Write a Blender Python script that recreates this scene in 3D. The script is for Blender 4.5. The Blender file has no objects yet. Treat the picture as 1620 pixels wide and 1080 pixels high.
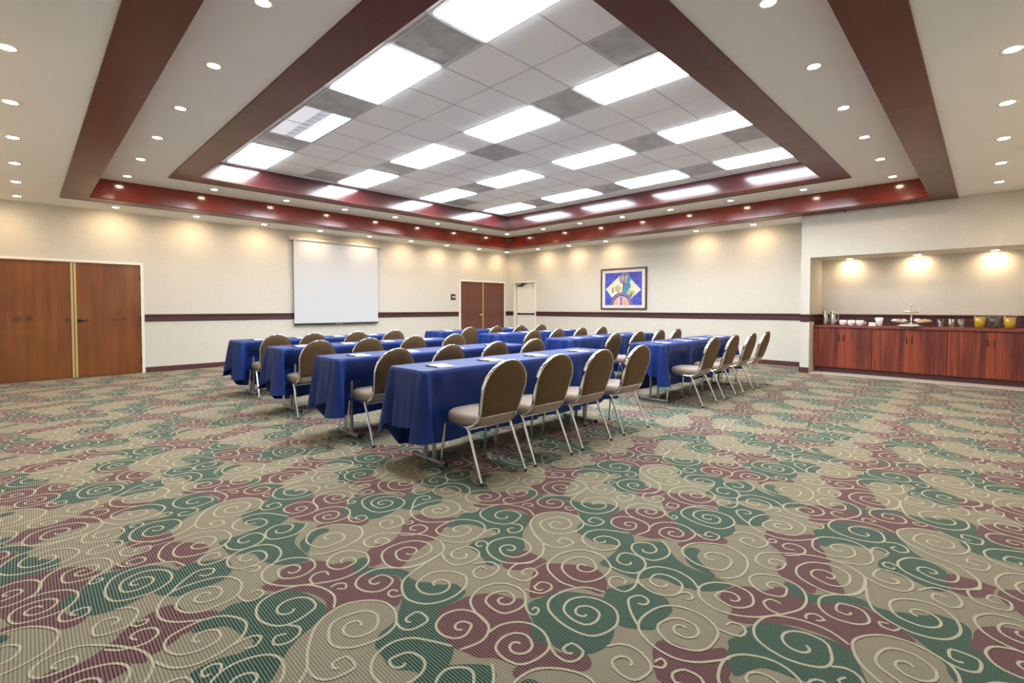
import bpy, math, random
from mathutils import Vector, Matrix, geometry
import numpy as np
random.seed(7)
C = bpy.context.scene.collection
PI = math.pi

# ------------------------------------------------------------------ camera
CAM = dict(x=-11.2342, y=-11.2730, z=1.2316, yaw=0.77873, pitch=-0.02877, f=760.23, py=507.747)
def make_camera():
    yaw, pitch = CAM['yaw'], CAM['pitch']
    fwd = Vector((math.cos(yaw) * math.cos(pitch), math.sin(yaw) * math.cos(pitch), math.sin(pitch)))
    right = Vector((math.sin(yaw), -math.cos(yaw), 0))
    up = right.cross(fwd)
    cd = bpy.data.cameras.new('camera'); cam = bpy.data.objects.new('camera', cd); C.objects.link(cam)
    cam.matrix_world = Matrix(((right.x, up.x, -fwd.x, CAM['x']), (right.y, up.y, -fwd.y, CAM['y']),
                               (right.z, up.z, -fwd.z, CAM['z']), (0, 0, 0, 1)))
    cd.sensor_width = 36; cd.lens = CAM['f'] / 1620 * 36
    cd.shift_y = -(540 - CAM['py']) / 1620
    cd.clip_start = .05; cd.clip_end = 100
    bpy.context.scene.camera = cam
make_camera()

# ------------------------------------------------------------------ world, exposure, lamp strengths
w = bpy.data.worlds.new('world'); bpy.context.scene.world = w; w.use_nodes = True
w.node_tree.nodes['Background'].inputs[0].default_value = (1, .97, .93, 1)
w.node_tree.nodes['Background'].inputs[1].default_value = .0
vs = bpy.context.scene.view_settings
vs.view_transform = 'Standard'; vs.look = 'None'; vs.gamma = 1.0; vs.use_curve_mapping = False
vs.exposure = 0.10
PANEL_POWER = 26.0          # fluorescent troffers, radiance of the diffuser
SPOT_POWER = 30.0          # each wall-washing downlight
MID_POWER = 17.0           # each downlight of the inner ring
NICHE_POWER = 16.0
LAMP_EMIT = 85.0

# ------------------------------------------------------------------ node helpers
def lin(r, g, b):
    f = lambda v: (v / 255 / 12.92) if v / 255 <= .04045 else ((v / 255 + .055) / 1.055) ** 2.4
    return (f(r), f(g), f(b), 1)
def new_mat(name):
    m = bpy.data.materials.new(name); m.use_nodes = True
    nt = m.node_tree; bs = nt.nodes['Principled BSDF']
    return m, nt, bs
def sset(bs, **k):
    for n, v in k.items():
        bs.inputs[n.replace('_', ' ')].default_value = v
def node(nt, kind, **k):
    n = nt.nodes.new(kind)
    for a, v in k.items(): setattr(n, a, v)
    return n
def mathn(nt, op, a, b=None, clamp=False):
    n = nt.nodes.new('ShaderNodeMath'); n.operation = op; n.use_clamp = clamp
    for i, v in enumerate((a, b)):
        if v is None: continue
        if isinstance(v, (int, float)): n.inputs[i].default_value = v
        else: nt.links.new(v, n.inputs[i])
    return n.outputs[0]
def mixc(nt, fac, a, b, blend='MIX'):
    n = nt.nodes.new('ShaderNodeMix'); n.data_type = 'RGBA'; n.blend_type = blend
    for s, v in ((0, fac), (6, a), (7, b)):
        if isinstance(v, (int, float)): n.inputs[s].default_value = v
        elif isinstance(v, tuple): n.inputs[s].default_value = v
        else: nt.links.new(v, n.inputs[s])
    return n.outputs[2]
def coords(nt, scale=(1, 1, 1), kind='Object', rot=(0, 0, 0)):
    tc = nt.nodes.new('ShaderNodeTexCoord'); mp = nt.nodes.new('ShaderNodeMapping')
    mp.inputs['Scale'].default_value = scale; mp.inputs['Rotation'].default_value = rot
    nt.links.new(tc.outputs[kind], mp.inputs[0]); return mp.outputs[0]
def noise(nt, vec, scale, detail=3, rough=.55):
    n = nt.nodes.new('ShaderNodeTexNoise'); n.inputs['Scale'].default_value = scale
    n.inputs['Detail'].default_value = detail; n.inputs['Roughness'].default_value = rough
    nt.links.new(vec, n.inputs['Vector']); return n.outputs['Fac']
def ramp(nt, fac, stops):
    r = nt.nodes.new('ShaderNodeValToRGB'); e = r.color_ramp.elements
    while len(e) < len(stops): e.new(.5)
    for i, (p, c) in enumerate(stops): e[i].position = p; e[i].color = c
    nt.links.new(fac, r.inputs[0]); return r.outputs[0]
def bump(nt, bs, h, strength=.2, dist=.002):
    b = nt.nodes.new('ShaderNodeBump'); b.inputs['Strength'].default_value = strength
    b.inputs['Distance'].default_value = dist
    nt.links.new(h, b.inputs['Height']); nt.links.new(b.outputs[0], bs.inputs['Normal'])

def plain(name, col, rough=.5, metal=0, var=.06, scale=20, bumps=0, spec=.5):
    m, nt, bs = new_mat(name); sset(bs, Roughness=rough, Metallic=metal)
    bs.inputs['Specular IOR Level'].default_value = spec
    v = coords(nt); f = noise(nt, v, scale)
    a = tuple(min(1, x * (1 + var)) for x in col[:3]) + (1,); b = tuple(x * (1 - var) for x in col[:3]) + (1,)
    nt.links.new(mixc(nt, f, b, a), bs.inputs['Base Color'])
    if bumps: bump(nt, bs, noise(nt, v, scale * 8), bumps)
    return m
def wood(name, dark, light, rough=.3, axis='Z', fine=1.0, coat=0, contrast=1.0, spec=.5):
    m, nt, bs = new_mat(name); sset(bs, Roughness=rough)
    bs.inputs['Coat Weight'].default_value = coat; bs.inputs['Coat Roughness'].default_value = .12
    bs.inputs['Specular IOR Level'].default_value = spec
    s = {'X': (.25, 6, 6), 'Y': (6, .25, 6), 'Z': (6, 6, .25)}[axis]
    v = coords(nt, s); f = noise(nt, v, 1.6 * fine, 6, .62); f2 = noise(nt, v, 14 * fine, 3, .6)
    k = mathn(nt, 'ADD', mathn(nt, 'MULTIPLY', f, .8), mathn(nt, 'MULTIPLY', f2, .2))
    c = ramp(nt, k, [(.5 - .22 / contrast, dark), (.5 + .2 / contrast, light)])
    nt.links.new(c, bs.inputs['Base Color'])
    r = mathn(nt, 'ADD', mathn(nt, 'MULTIPLY', noise(nt, coords(nt), 1.7, 3), .16), rough - .08)
    nt.links.new(r, bs.inputs['Roughness'])
    return m
def emit(name, col, s):
    m, nt, bs = new_mat(name); sset(bs, Base_Color=col, Roughness=.6)
    bs.inputs['Emission Color'].default_value = col; bs.inputs['Emission Strength'].default_value = s
    return m

# ------------------------------------------------------------------ materials
M = {}
def wallpaper():
    m, nt, bs = new_mat('wallpaper'); sset(bs, Roughness=.75)
    bs.inputs['Specular IOR Level'].default_value = .25
    v = coords(nt, (1, 1, .06)); v2 = coords(nt, (.06, .06, 1))
    f = mathn(nt, 'ADD', noise(nt, v, 90, 2), noise(nt, v2, 90, 2))
    f = mathn(nt, 'MULTIPLY', f, .5)
    nt.links.new(ramp(nt, f, [(.35, (.60, .57, .51, 1)), (.65, (.665, .635, .58, 1))]), bs.inputs['Base Color'])
    bump(nt, bs, f, .12, .002); return m
M['wall'] = wallpaper()
M['ceil'] = plain('ceiling_paint', (.82, .80, .765), .85, var=.03, scale=3, spec=.2)
M['tile'] = plain('acoustic_tile', (.90, .90, .90), .9, var=.02, scale=60, bumps=.15, spec=.15)
M['grid'] = plain('grid_metal', (.55, .55, .55), .5, var=.02)
M['grid_white'] = plain('grid_white', (.6, .6, .6), .5, var=.02)
M['vent'] = None
M['white_paint'] = plain('white_paint', (.82, .80, .73), .45, var=.02)
M['mahog'] = wood('mahogany_soffit', (.09, .022, .015, 1), (.15, .038, .024, 1), .34, 'X', coat=.04, contrast=.7, spec=.22)
M['mahog_y'] = wood('mahogany_soffit_y', (.09, .022, .015, 1), (.15, .038, .024, 1), .34, 'Y', coat=.04, contrast=.7, spec=.22)
M['fascia'] = wood('mahogany_fascia', (.15, .016, .009, 1), (.28, .034, .015, 1), .15, 'X', coat=.25, contrast=.7, spec=.6)
M['fascia_y'] = wood('mahogany_fascia_y', (.15, .016, .009, 1), (.28, .034, .015, 1), .15, 'Y', coat=.25, contrast=.7, spec=.6)
M['fascia_in'] = wood('plum_fascia', (.045, .010, .013, 1), (.10, .017, .017, 1), .20, 'X', coat=.3, contrast=.7, spec=.6)
M['fascia_in_y'] = wood('plum_fascia_y', (.045, .010, .013, 1), (.10, .017, .017, 1), .20, 'Y', coat=.3, contrast=.7, spec=.6)
M['rail'] = wood('rail_wood', (.045, .016, .018, 1), (.085, .030, .032, 1), .35, 'X')
M['rail_y'] = wood('rail_wood_y', (.045, .016, .018, 1), (.085, .030, .032, 1), .35, 'Y')
M['base'] = plain('baseboard_vinyl', (.085, .025, .028), .45, var=.05)
M['oak'] = None
M['mahog_door'] = wood('dark_door_wood', (.10, .030, .022, 1), (.16, .050, .036, 1), .3, 'Z', coat=.2, contrast=.8)
M['cabinet'] = wood('cabinet_laminate', (.10, .020, .018, 1), (.33, .066, .030, 1), .38, 'Z', fine=1.6, contrast=2.0)
M['counter'] = wood('counter_laminate', (.20, .045, .035, 1), (.27, .065, .048, 1), .35, 'Y', contrast=.6)
M['black'] = plain('black_metal', (.012, .011, .010), .4, var=.1)
M['bronze'] = plain('dark_bronze', (.035, .024, .018), .35, .6, var=.1)
M['chrome'] = plain('chrome', (.80, .80, .79), .07, 1, var=.02)
M['steel'] = plain('brushed_steel', (.62, .60, .56), .28, 1, var=.04)
M['grey_metal'] = plain('grey_painted_metal', (.32, .32, .34), .4, .3, var=.05)
M['pale_metal'] = plain('pale_strip', (.62, .58, .53), .4, var=.04)
M['screen'] = plain('screen_fabric', (.58, .605, .655), .9, var=.01, spec=.1)
M['casing'] = plain('screen_casing', (.52, .50, .46), .35, .2, var=.03)
M['rubber'] = plain('black_rubber', (.02, .02, .02), .7)
M['paper'] = plain('paper', (.88, .88, .85), .8, var=.01)
M['china'] = plain('white_china', (.82, .82, .84), .15, var=.01)
M['mat'] = plain('picture_mat', (.78, .76, .72), .8, var=.01)
M['frame'] = wood('picture_frame', (.07, .025, .015, 1), (.13, .05, .03, 1), .35, 'Y')
M['pastry'] = plain('golden_pastry', (.55, .27, .10), .6, var=.35, scale=40, bumps=.3)
M['roll'] = plain('pale_roll', (.70, .58, .38), .6, var=.2, scale=40, bumps=.2)
M['sandwich'] = plain('cream_pastry', (.74, .66, .50), .6, var=.15, scale=50)
M['lamp'] = emit('lamp_lens', (1, .86, .62, 1), LAMP_EMIT)
M['panel'] = emit('troffer_diffuser', (.86, .94, 1, 1), PANEL_POWER)
M['panel_dim'] = emit('troffer_reflector', (.50, .50, .55, 1), .55)
M['panel_mid'] = emit('troffer_tube_side', (.60, .61, .66, 1), .8)

def vent_mat():
    m, nt, bs = new_mat('perforated_grey_metal'); sset(bs, Roughness=.5)
    v = coords(nt); vo = nt.nodes.new('ShaderNodeTexVoronoi'); vo.inputs['Scale'].default_value = 110
    vo.inputs['Randomness'].default_value = 0; nt.links.new(v, vo.inputs['Vector'])
    hole = mathn(nt, 'LESS_THAN', vo.outputs['Distance'], .32)
    d = noise(nt, v, 5, 4); base = ramp(nt, d, [(.3, (.34, .34, .34, 1)), (.7, (.52, .52, .515, 1))])
    nt.links.new(mixc(nt, mathn(nt, 'MULTIPLY', hole, .45), base, (.03, .03, .03, 1)), bs.inputs['Base Color']); return m
M['vent'] = vent_mat()

def oak_mat():
    m, nt, bs = new_mat('orange_brown_door_veneer'); sset(bs, Roughness=.32)
    bs.inputs['Coat Weight'].default_value = .15
    v = coords(nt, (5, 5, .3)); f = noise(nt, v, 2.2, 6, .6); f2 = noise(nt, coords(nt), 1.3, 4)
    k = mathn(nt, 'ADD', mathn(nt, 'MULTIPLY', f, .55), mathn(nt, 'MULTIPLY', f2, .45))
    c = ramp(nt, k, [(.3, (.115, .036, .010, 1)), (.5, (.20, .066, .016, 1)), (.72, (.27, .098, .027, 1))])
    # worn dark finger marks beside the handles
    g = nt.nodes.new('ShaderNodeNewGeometry')
    acc = None
    for x, z, r in ((-11.327, 1.03, .075), (-11.19, 1.05, .065), (-10.10, 1.0, .055), (-9.955, 1.02, .05), (-10.72, 1.0, .06)):
        d = nt.nodes.new('ShaderNodeVectorMath'); d.operation = 'DISTANCE'
        nt.links.new(g.outputs['Position'], d.inputs[0]); d.inputs[1].default_value = (x, .03, z)
        s = mathn(nt, 'SUBTRACT', 1, mathn(nt, 'DIVIDE', d.outputs['Value'], r), True)
        acc = s if acc is None else mathn(nt, 'MAXIMUM', acc, s)
    acc = mathn(nt, 'MULTIPLY', acc, mathn(nt, 'ADD', noise(nt, coords(nt), 30, 3), .35), True)
    c = mixc(nt, acc, c, (.03, .012, .008, 1))
    nt.links.new(c, bs.inputs['Base Color']); return m
M['oak'] = oak_mat()

def fabric(name, a, b, rough=.85, sheen=.3, scale=500):
    m, nt, bs = new_mat(name); sset(bs, Roughness=rough)
    bs.inputs['Sheen Weight'].default_value = sheen; bs.inputs['Sheen Roughness'].default_value = .4
    v = coords(nt); f = noise(nt, v, scale, 2); f2 = noise(nt, v, 6, 3)
    k = mathn(nt, 'ADD', mathn(nt, 'MULTIPLY', f, .6), mathn(nt, 'MULTIPLY', f2, .4))
    nt.links.new(ramp(nt, k, [(.3, a), (.7, b)]), bs.inputs['Base Color'])
    bump(nt, bs, f, .15, .001); return m
M['taupe'] = fabric('taupe_vinyl_seat', (.27, .205, .155, 1), (.35, .275, .215, 1), .55, .15, 700)
M['taupe_back'] = fabric('brown_vinyl_back', (.125, .073, .033, 1), (.165, .100, .049, 1), .55, .02, 700)
M['taupe_back'].node_tree.nodes['Principled BSDF'].inputs['Specular IOR Level'].default_value = .2
def cloth_mat():
    m, nt, bs = new_mat('blue_satin_cloth'); sset(bs, Roughness=.42)
    bs.inputs['Sheen Weight'].default_value = .06; bs.inputs['Sheen Roughness'].default_value = .35
    bs.inputs['Sheen Tint'].default_value = (.35, .5, 1, 1)
    bs.inputs['Specular IOR Level'].default_value = .28
    v = coords(nt); f = noise(nt, v, 900, 2); f2 = noise(nt, v, 3, 3)
    nt.links.new(ramp(nt, f2, [(.3, (.005, .024, .150, 1)), (.7, (.009, .036, .205, 1))]), bs.inputs['Base Color'])
    bump(nt, bs, f, .12, .001); return m
M['cloth'] = cloth_mat()
def glass(name, col=(1, 1, 1, 1), rough=.02):
    m, nt, bs = new_mat(name); sset(bs, Base_Color=col, Roughness=rough, IOR=1.45)
    bs.inputs['Transmission Weight'].default_value = 1
    v = coords(nt); nt.links.new(mixc(nt, noise(nt, v, 8), tuple(x * .97 for x in col[:3]) + (1,), col), bs.inputs['Base Color'])
    return m
M['juice'] = plain('orange_juice', (.95, .62, .02), .25, var=.04)
def thin_glass(name, ior, tint):
    m, nt, bs = new_mat(name); out = nt.nodes['Material Output']; nt.nodes.remove(bs)
    tr = nt.nodes.new('ShaderNodeBsdfTransparent'); tr.inputs[0].default_value = tint
    gl = nt.nodes.new('ShaderNodeBsdfGlossy'); gl.inputs['Roughness'].default_value = .06
    fr = nt.nodes.new('ShaderNodeLayerWeight'); fr.inputs[0].default_value = .5; mx = nt.nodes.new('ShaderNodeMixShader')
    v = coords(nt); f = mathn(nt, 'ADD', mathn(nt, 'MULTIPLY', mathn(nt, 'POWER', fr.outputs['Facing'], 3), .7), mathn(nt, 'MULTIPLY', noise(nt, v, 20), .30 * (ior - 1)), True)
    nt.links.new(f, mx.inputs[0]); nt.links.new(tr.outputs[0], mx.inputs[1]); nt.links.new(gl.outputs[0], mx.inputs[2]); nt.links.new(mx.outputs[0], out.inputs[0])
    return m
M['glass'] = thin_glass('clear_glass', 1.6, (.92, .94, .94, 1))
M['plastic_clear'] = thin_glass('clear_plastic', 1.5, (.92, .93, .94, 1))
M['water'] = thin_glass('water', 1.33, (.93, .95, .96, 1))
M['pane'] = thin_glass('picture_glass', 1.25, (1, 1, 1, 1))

def carpet(name, a, b, gap, gapw=.5, rough=.95):
    """woven rows running along y, spaced in x: yarn colours a/b, dark ground between the rows"""
    m, nt, bs = new_mat(name); sset(bs, Roughness=rough)
    bs.inputs['Specular IOR Level'].default_value = .12
    bs.inputs['Sheen Weight'].default_value = .12
    g = nt.nodes.new('ShaderNodeNewGeometry'); sp = nt.nodes.new('ShaderNodeSeparateXYZ')
    nt.links.new(g.outputs['Position'], sp.inputs[0])
    big = noise(nt, g.outputs['Position'], 1.2, 3)
    fz = noise(nt, g.outputs['Position'], 260, 3, .7)
    xr = mathn(nt, 'FRACT', mathn(nt, 'ADD', mathn(nt, 'DIVIDE', sp.outputs[0], .0108), mathn(nt, 'MULTIPLY', fz, .35)))
    tri = mathn(nt, 'MULTIPLY', mathn(nt, 'ABSOLUTE', mathn(nt, 'SUBTRACT', xr, .5)), 2)      # 1 at gap
    yr = mathn(nt, 'FRACT', mathn(nt, 'DIVIDE', sp.outputs[1], .0075))
    tuft = mathn(nt, 'MULTIPLY', mathn(nt, 'ABSOLUTE', mathn(nt, 'SUBTRACT', yr, .5)), 2)
    yarn = mixc(nt, mathn(nt, 'ADD', mathn(nt, 'MULTIPLY', fz, .7), mathn(nt, 'MULTIPLY', big, .3)), a, b)
    k = mathn(nt, 'MULTIPLY', mathn(nt, 'SUBTRACT', tri, gapw), 3.2, True)
    k2 = mathn(nt, 'MULTIPLY', mathn(nt, 'POWER', tuft, 5), .55)
    col = mixc(nt, mathn(nt, 'MAXIMUM', k, k2), yarn, gap)
    nt.links.new(col, bs.inputs['Base Color'])
    h = mathn(nt, 'SUBTRACT', 1, mathn(nt, 'MAXIMUM', k, k2)); bump(nt, bs, h, .5, .003)
    return m
M['c_tan'] = carpet('carpet_tan_yarn', (.38, .275, .20, 1), (.285, .215, .152, 1), (.13, .165, .10, 1), .45)
M['c_purple'] = carpet('carpet_burgundy_yarn', (.25, .115, .108, 1), (.185, .083, .080, 1), (.022, .012, .016, 1), .45)
M['c_green'] = carpet('carpet_green_yarn', (.12, .20, .132, 1), (.08, .145, .097, 1), (.006, .012, .018, 1), .40)
M['c_cream'] = carpet('carpet_cream_yarn', (.56, .48, .345, 1), (.48, .43, .31, 1), (.22, .22, .15, 1), .62)

# ------------------------------------------------------------------ mesh builder
class MB:
    def __init__(s): s.v = []; s.f = []; s.mi = []; s.cur = 0; s.sm = []
    def add(s, vs, fs, smooth=False):
        o = len(s.v); s.v += [tuple(p) for p in vs]
        for f in fs: s.f.append(tuple(i + o for i in f)); s.mi.append(s.cur); s.sm.append(smooth)
        return s
    def box(s, x0, y0, z0, x1, y1, z1, b=0):
        if x0 > x1: x0, x1 = x1, x0
        if y0 > y1: y0, y1 = y1, y0
        if z0 > z1: z0, z1 = z1, z0
        if b <= 0:
            vs = [(x, y, z) for z in (z0, z1) for y in (y0, y1) for x in (x0, x1)]
            return s.add(vs, [(0, 2, 3, 1), (4, 5, 7, 6), (0, 1, 5, 4), (2, 6, 7, 3), (0, 4, 6, 2), (1, 3, 7, 5)])
        import bmesh
        bm = bmesh.new(); bmesh.ops.create_cube(bm, size=1)
        for v in bm.verts: v.co = Vector(((x0 + x1) / 2 + v.co.x * (x1 - x0), (y0 + y1) / 2 + v.co.y * (y1 - y0), (z0 + z1) / 2 + v.co.z * (z1 - z0)))
        bmesh.ops.bevel(bm, geom=bm.edges[:], offset=b, segments=2, affect='EDGES', profile=.6)
        bm.verts.index_update(); r = s.add([v.co[:] for v in bm.verts], [[v.index for v in f.verts] for f in bm.faces]); bm.free(); return r
    def obox(s, c, ax, ay, az, hx, hy, hz):
        c, ax, ay, az = map(Vector, (c, ax, ay, az))
        vs = [c + ax * i * hx + ay * j * hy + az * k * hz for k in (-1, 1) for j in (-1, 1) for i in (-1, 1)]
        return s.add(vs, [(0, 2, 3, 1), (4, 5, 7, 6), (0, 1, 5, 4), (2, 6, 7, 3), (0, 4, 6, 2), (1, 3, 7, 5)])
    def tube(s, pts, r, n=10, closed=False, caps=True, ry=None):
        pts = [Vector(p) for p in pts]; N = len(pts)
        T = []
        for i in range(N):
            a = pts[(i - 1) % N] if (closed or i) else pts[0]; b = pts[(i + 1) % N] if (closed or i < N - 1) else pts[-1]
            T.append((b - a).normalized())
        u = T[0].orthogonal().normalized(); rings = []
        for i in range(N):
            if i: u = (u - T[i] * u.dot(T[i])).normalized()
            v = T[i].cross(u); rr = r[i] if isinstance(r, (list, tuple)) else r
            rings.append([pts[i] + (u * math.cos(a) + v * math.sin(a)) * rr for a in [2 * PI * k / n for k in range(n)]])
        vs = [p for R in rings for p in R]; fs = []
        for i in range(N if closed else N - 1):
            j = (i + 1) % N
            for k in range(n): fs.append((i * n + k, i * n + (k + 1) % n, j * n + (k + 1) % n, j * n + k))
        s.add(vs, fs, True)
        if caps and not closed:
            s.add(rings[0], [tuple(range(n))[::-1]]); s.add(rings[-1], [tuple(range(n))])
        return s
    def lathe(s, prof, n=20, c=(0, 0, 0), cap0=True, cap1=True):
        vs = []; fs = []
        for r, z in prof:
            for k in range(n): vs.append((c[0] + r * math.cos(2 * PI * k / n), c[1] + r * math.sin(2 * PI * k / n), c[2] + z))
        for i in range(len(prof) - 1):
            for k in range(n): fs.append((i * n + k, i * n + (k + 1) % n, (i + 1) * n + (k + 1) % n, (i + 1) * n + k))
        o = len(s.v); s.add(vs, fs, True)
        if cap0: s.f.append(tuple(o + k for k in range(n))[::-1]); s.mi.append(s.cur); s.sm.append(False)
        if cap1: b = o + (len(prof) - 1) * n; s.f.append(tuple(b + k for k in range(n))); s.mi.append(s.cur); s.sm.append(False)
        return s
    def prism(s, poly, z0, z1):
        n = len(poly); vs = [(x, y, z0) for x, y in poly] + [(x, y, z1) for x, y in poly]
        return s.add(vs, [tuple(range(n))[::-1], tuple(range(n, 2 * n))] + [(i, (i + 1) % n, n + (i + 1) % n, n + i) for i in range(n)])
    def blob(s, c, rx, ry, rz, n=10, m=6, jit=0):
        vs = []; fs = []
        for i in range(m + 1):
            th = PI * i / m
            for k in range(n):
                ph = 2 * PI * k / n; j = 1 + jit * math.sin(3 * ph + i) * math.sin(th)
                vs.append((c[0] + rx * j * math.sin(th) * math.cos(ph), c[1] + ry * j * math.sin(th) * math.sin(ph), c[2] + rz * math.cos(th)))
        for i in range(m):
            for k in range(n): fs.append((i * n + k, (i + 1) * n + k, (i + 1) * n + (k + 1) % n, i * n + (k + 1) % n))
        return s.add(vs, fs, True)
    def mesh(s, name, mats):
        me = bpy.data.meshes.new(name); me.from_pydata(s.v, [], s.f)
        for m in (mats if isinstance(mats, (list, tuple)) else [mats]): me.materials.append(m)
        me.polygons.foreach_set('material_index', s.mi); me.polygons.foreach_set('use_smooth', s.sm)
        me.update(); return me
    def build(s, name, mats, parent=None, loc=None):
        o = bpy.data.objects.new(name, s.mesh(name, mats)); C.objects.link(o)
        if loc: o.location = loc
        if parent: o.parent = parent
        return o
def tag(o, label, cat, group=None):
    o['label'] = label; o['category'] = cat
    if group: o['group'] = group
    return o
def thing(name, label, cat, loc=(0, 0, 0), rz=0, group=None):
    o = bpy.data.objects.new(name, None); o.empty_display_size = .1; C.objects.link(o)
    o.location = loc; o.rotation_euler = (0, 0, rz); return tag(o, label, cat, group)
def structure(o, label=None):
    o['kind'] = 'structure'
    if label: o['label'] = label
    return o
def sroot(name, label=None):
    o = bpy.data.objects.new(name, None); C.objects.link(o); return structure(o, label)
def dup(root, loc, rz, label, group=None):
    r = root.copy(); C.objects.link(r); r.location = loc; r.rotation_euler = (0, 0, rz); r['label'] = label
    if group: r['group'] = group
    for ch in root.children:
        c = ch.copy(); C.objects.link(c); c.parent = r
        for g in ch.children:
            d = g.copy(); C.objects.link(d); d.parent = c
    return r
def bez(p0, p1, p2, n=8):
    p0, p1, p2 = map(Vector, (p0, p1, p2))
    return [p0 * (1 - t) ** 2 + p1 * 2 * t * (1 - t) + p2 * t * t for t in [i / n for i in range(n + 1)]]
ORD = ['first', 'second', 'third', 'fourth', 'fifth', 'sixth', 'seventh', 'eighth', 'ninth', 'tenth', 'eleventh', 'twelfth']
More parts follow.
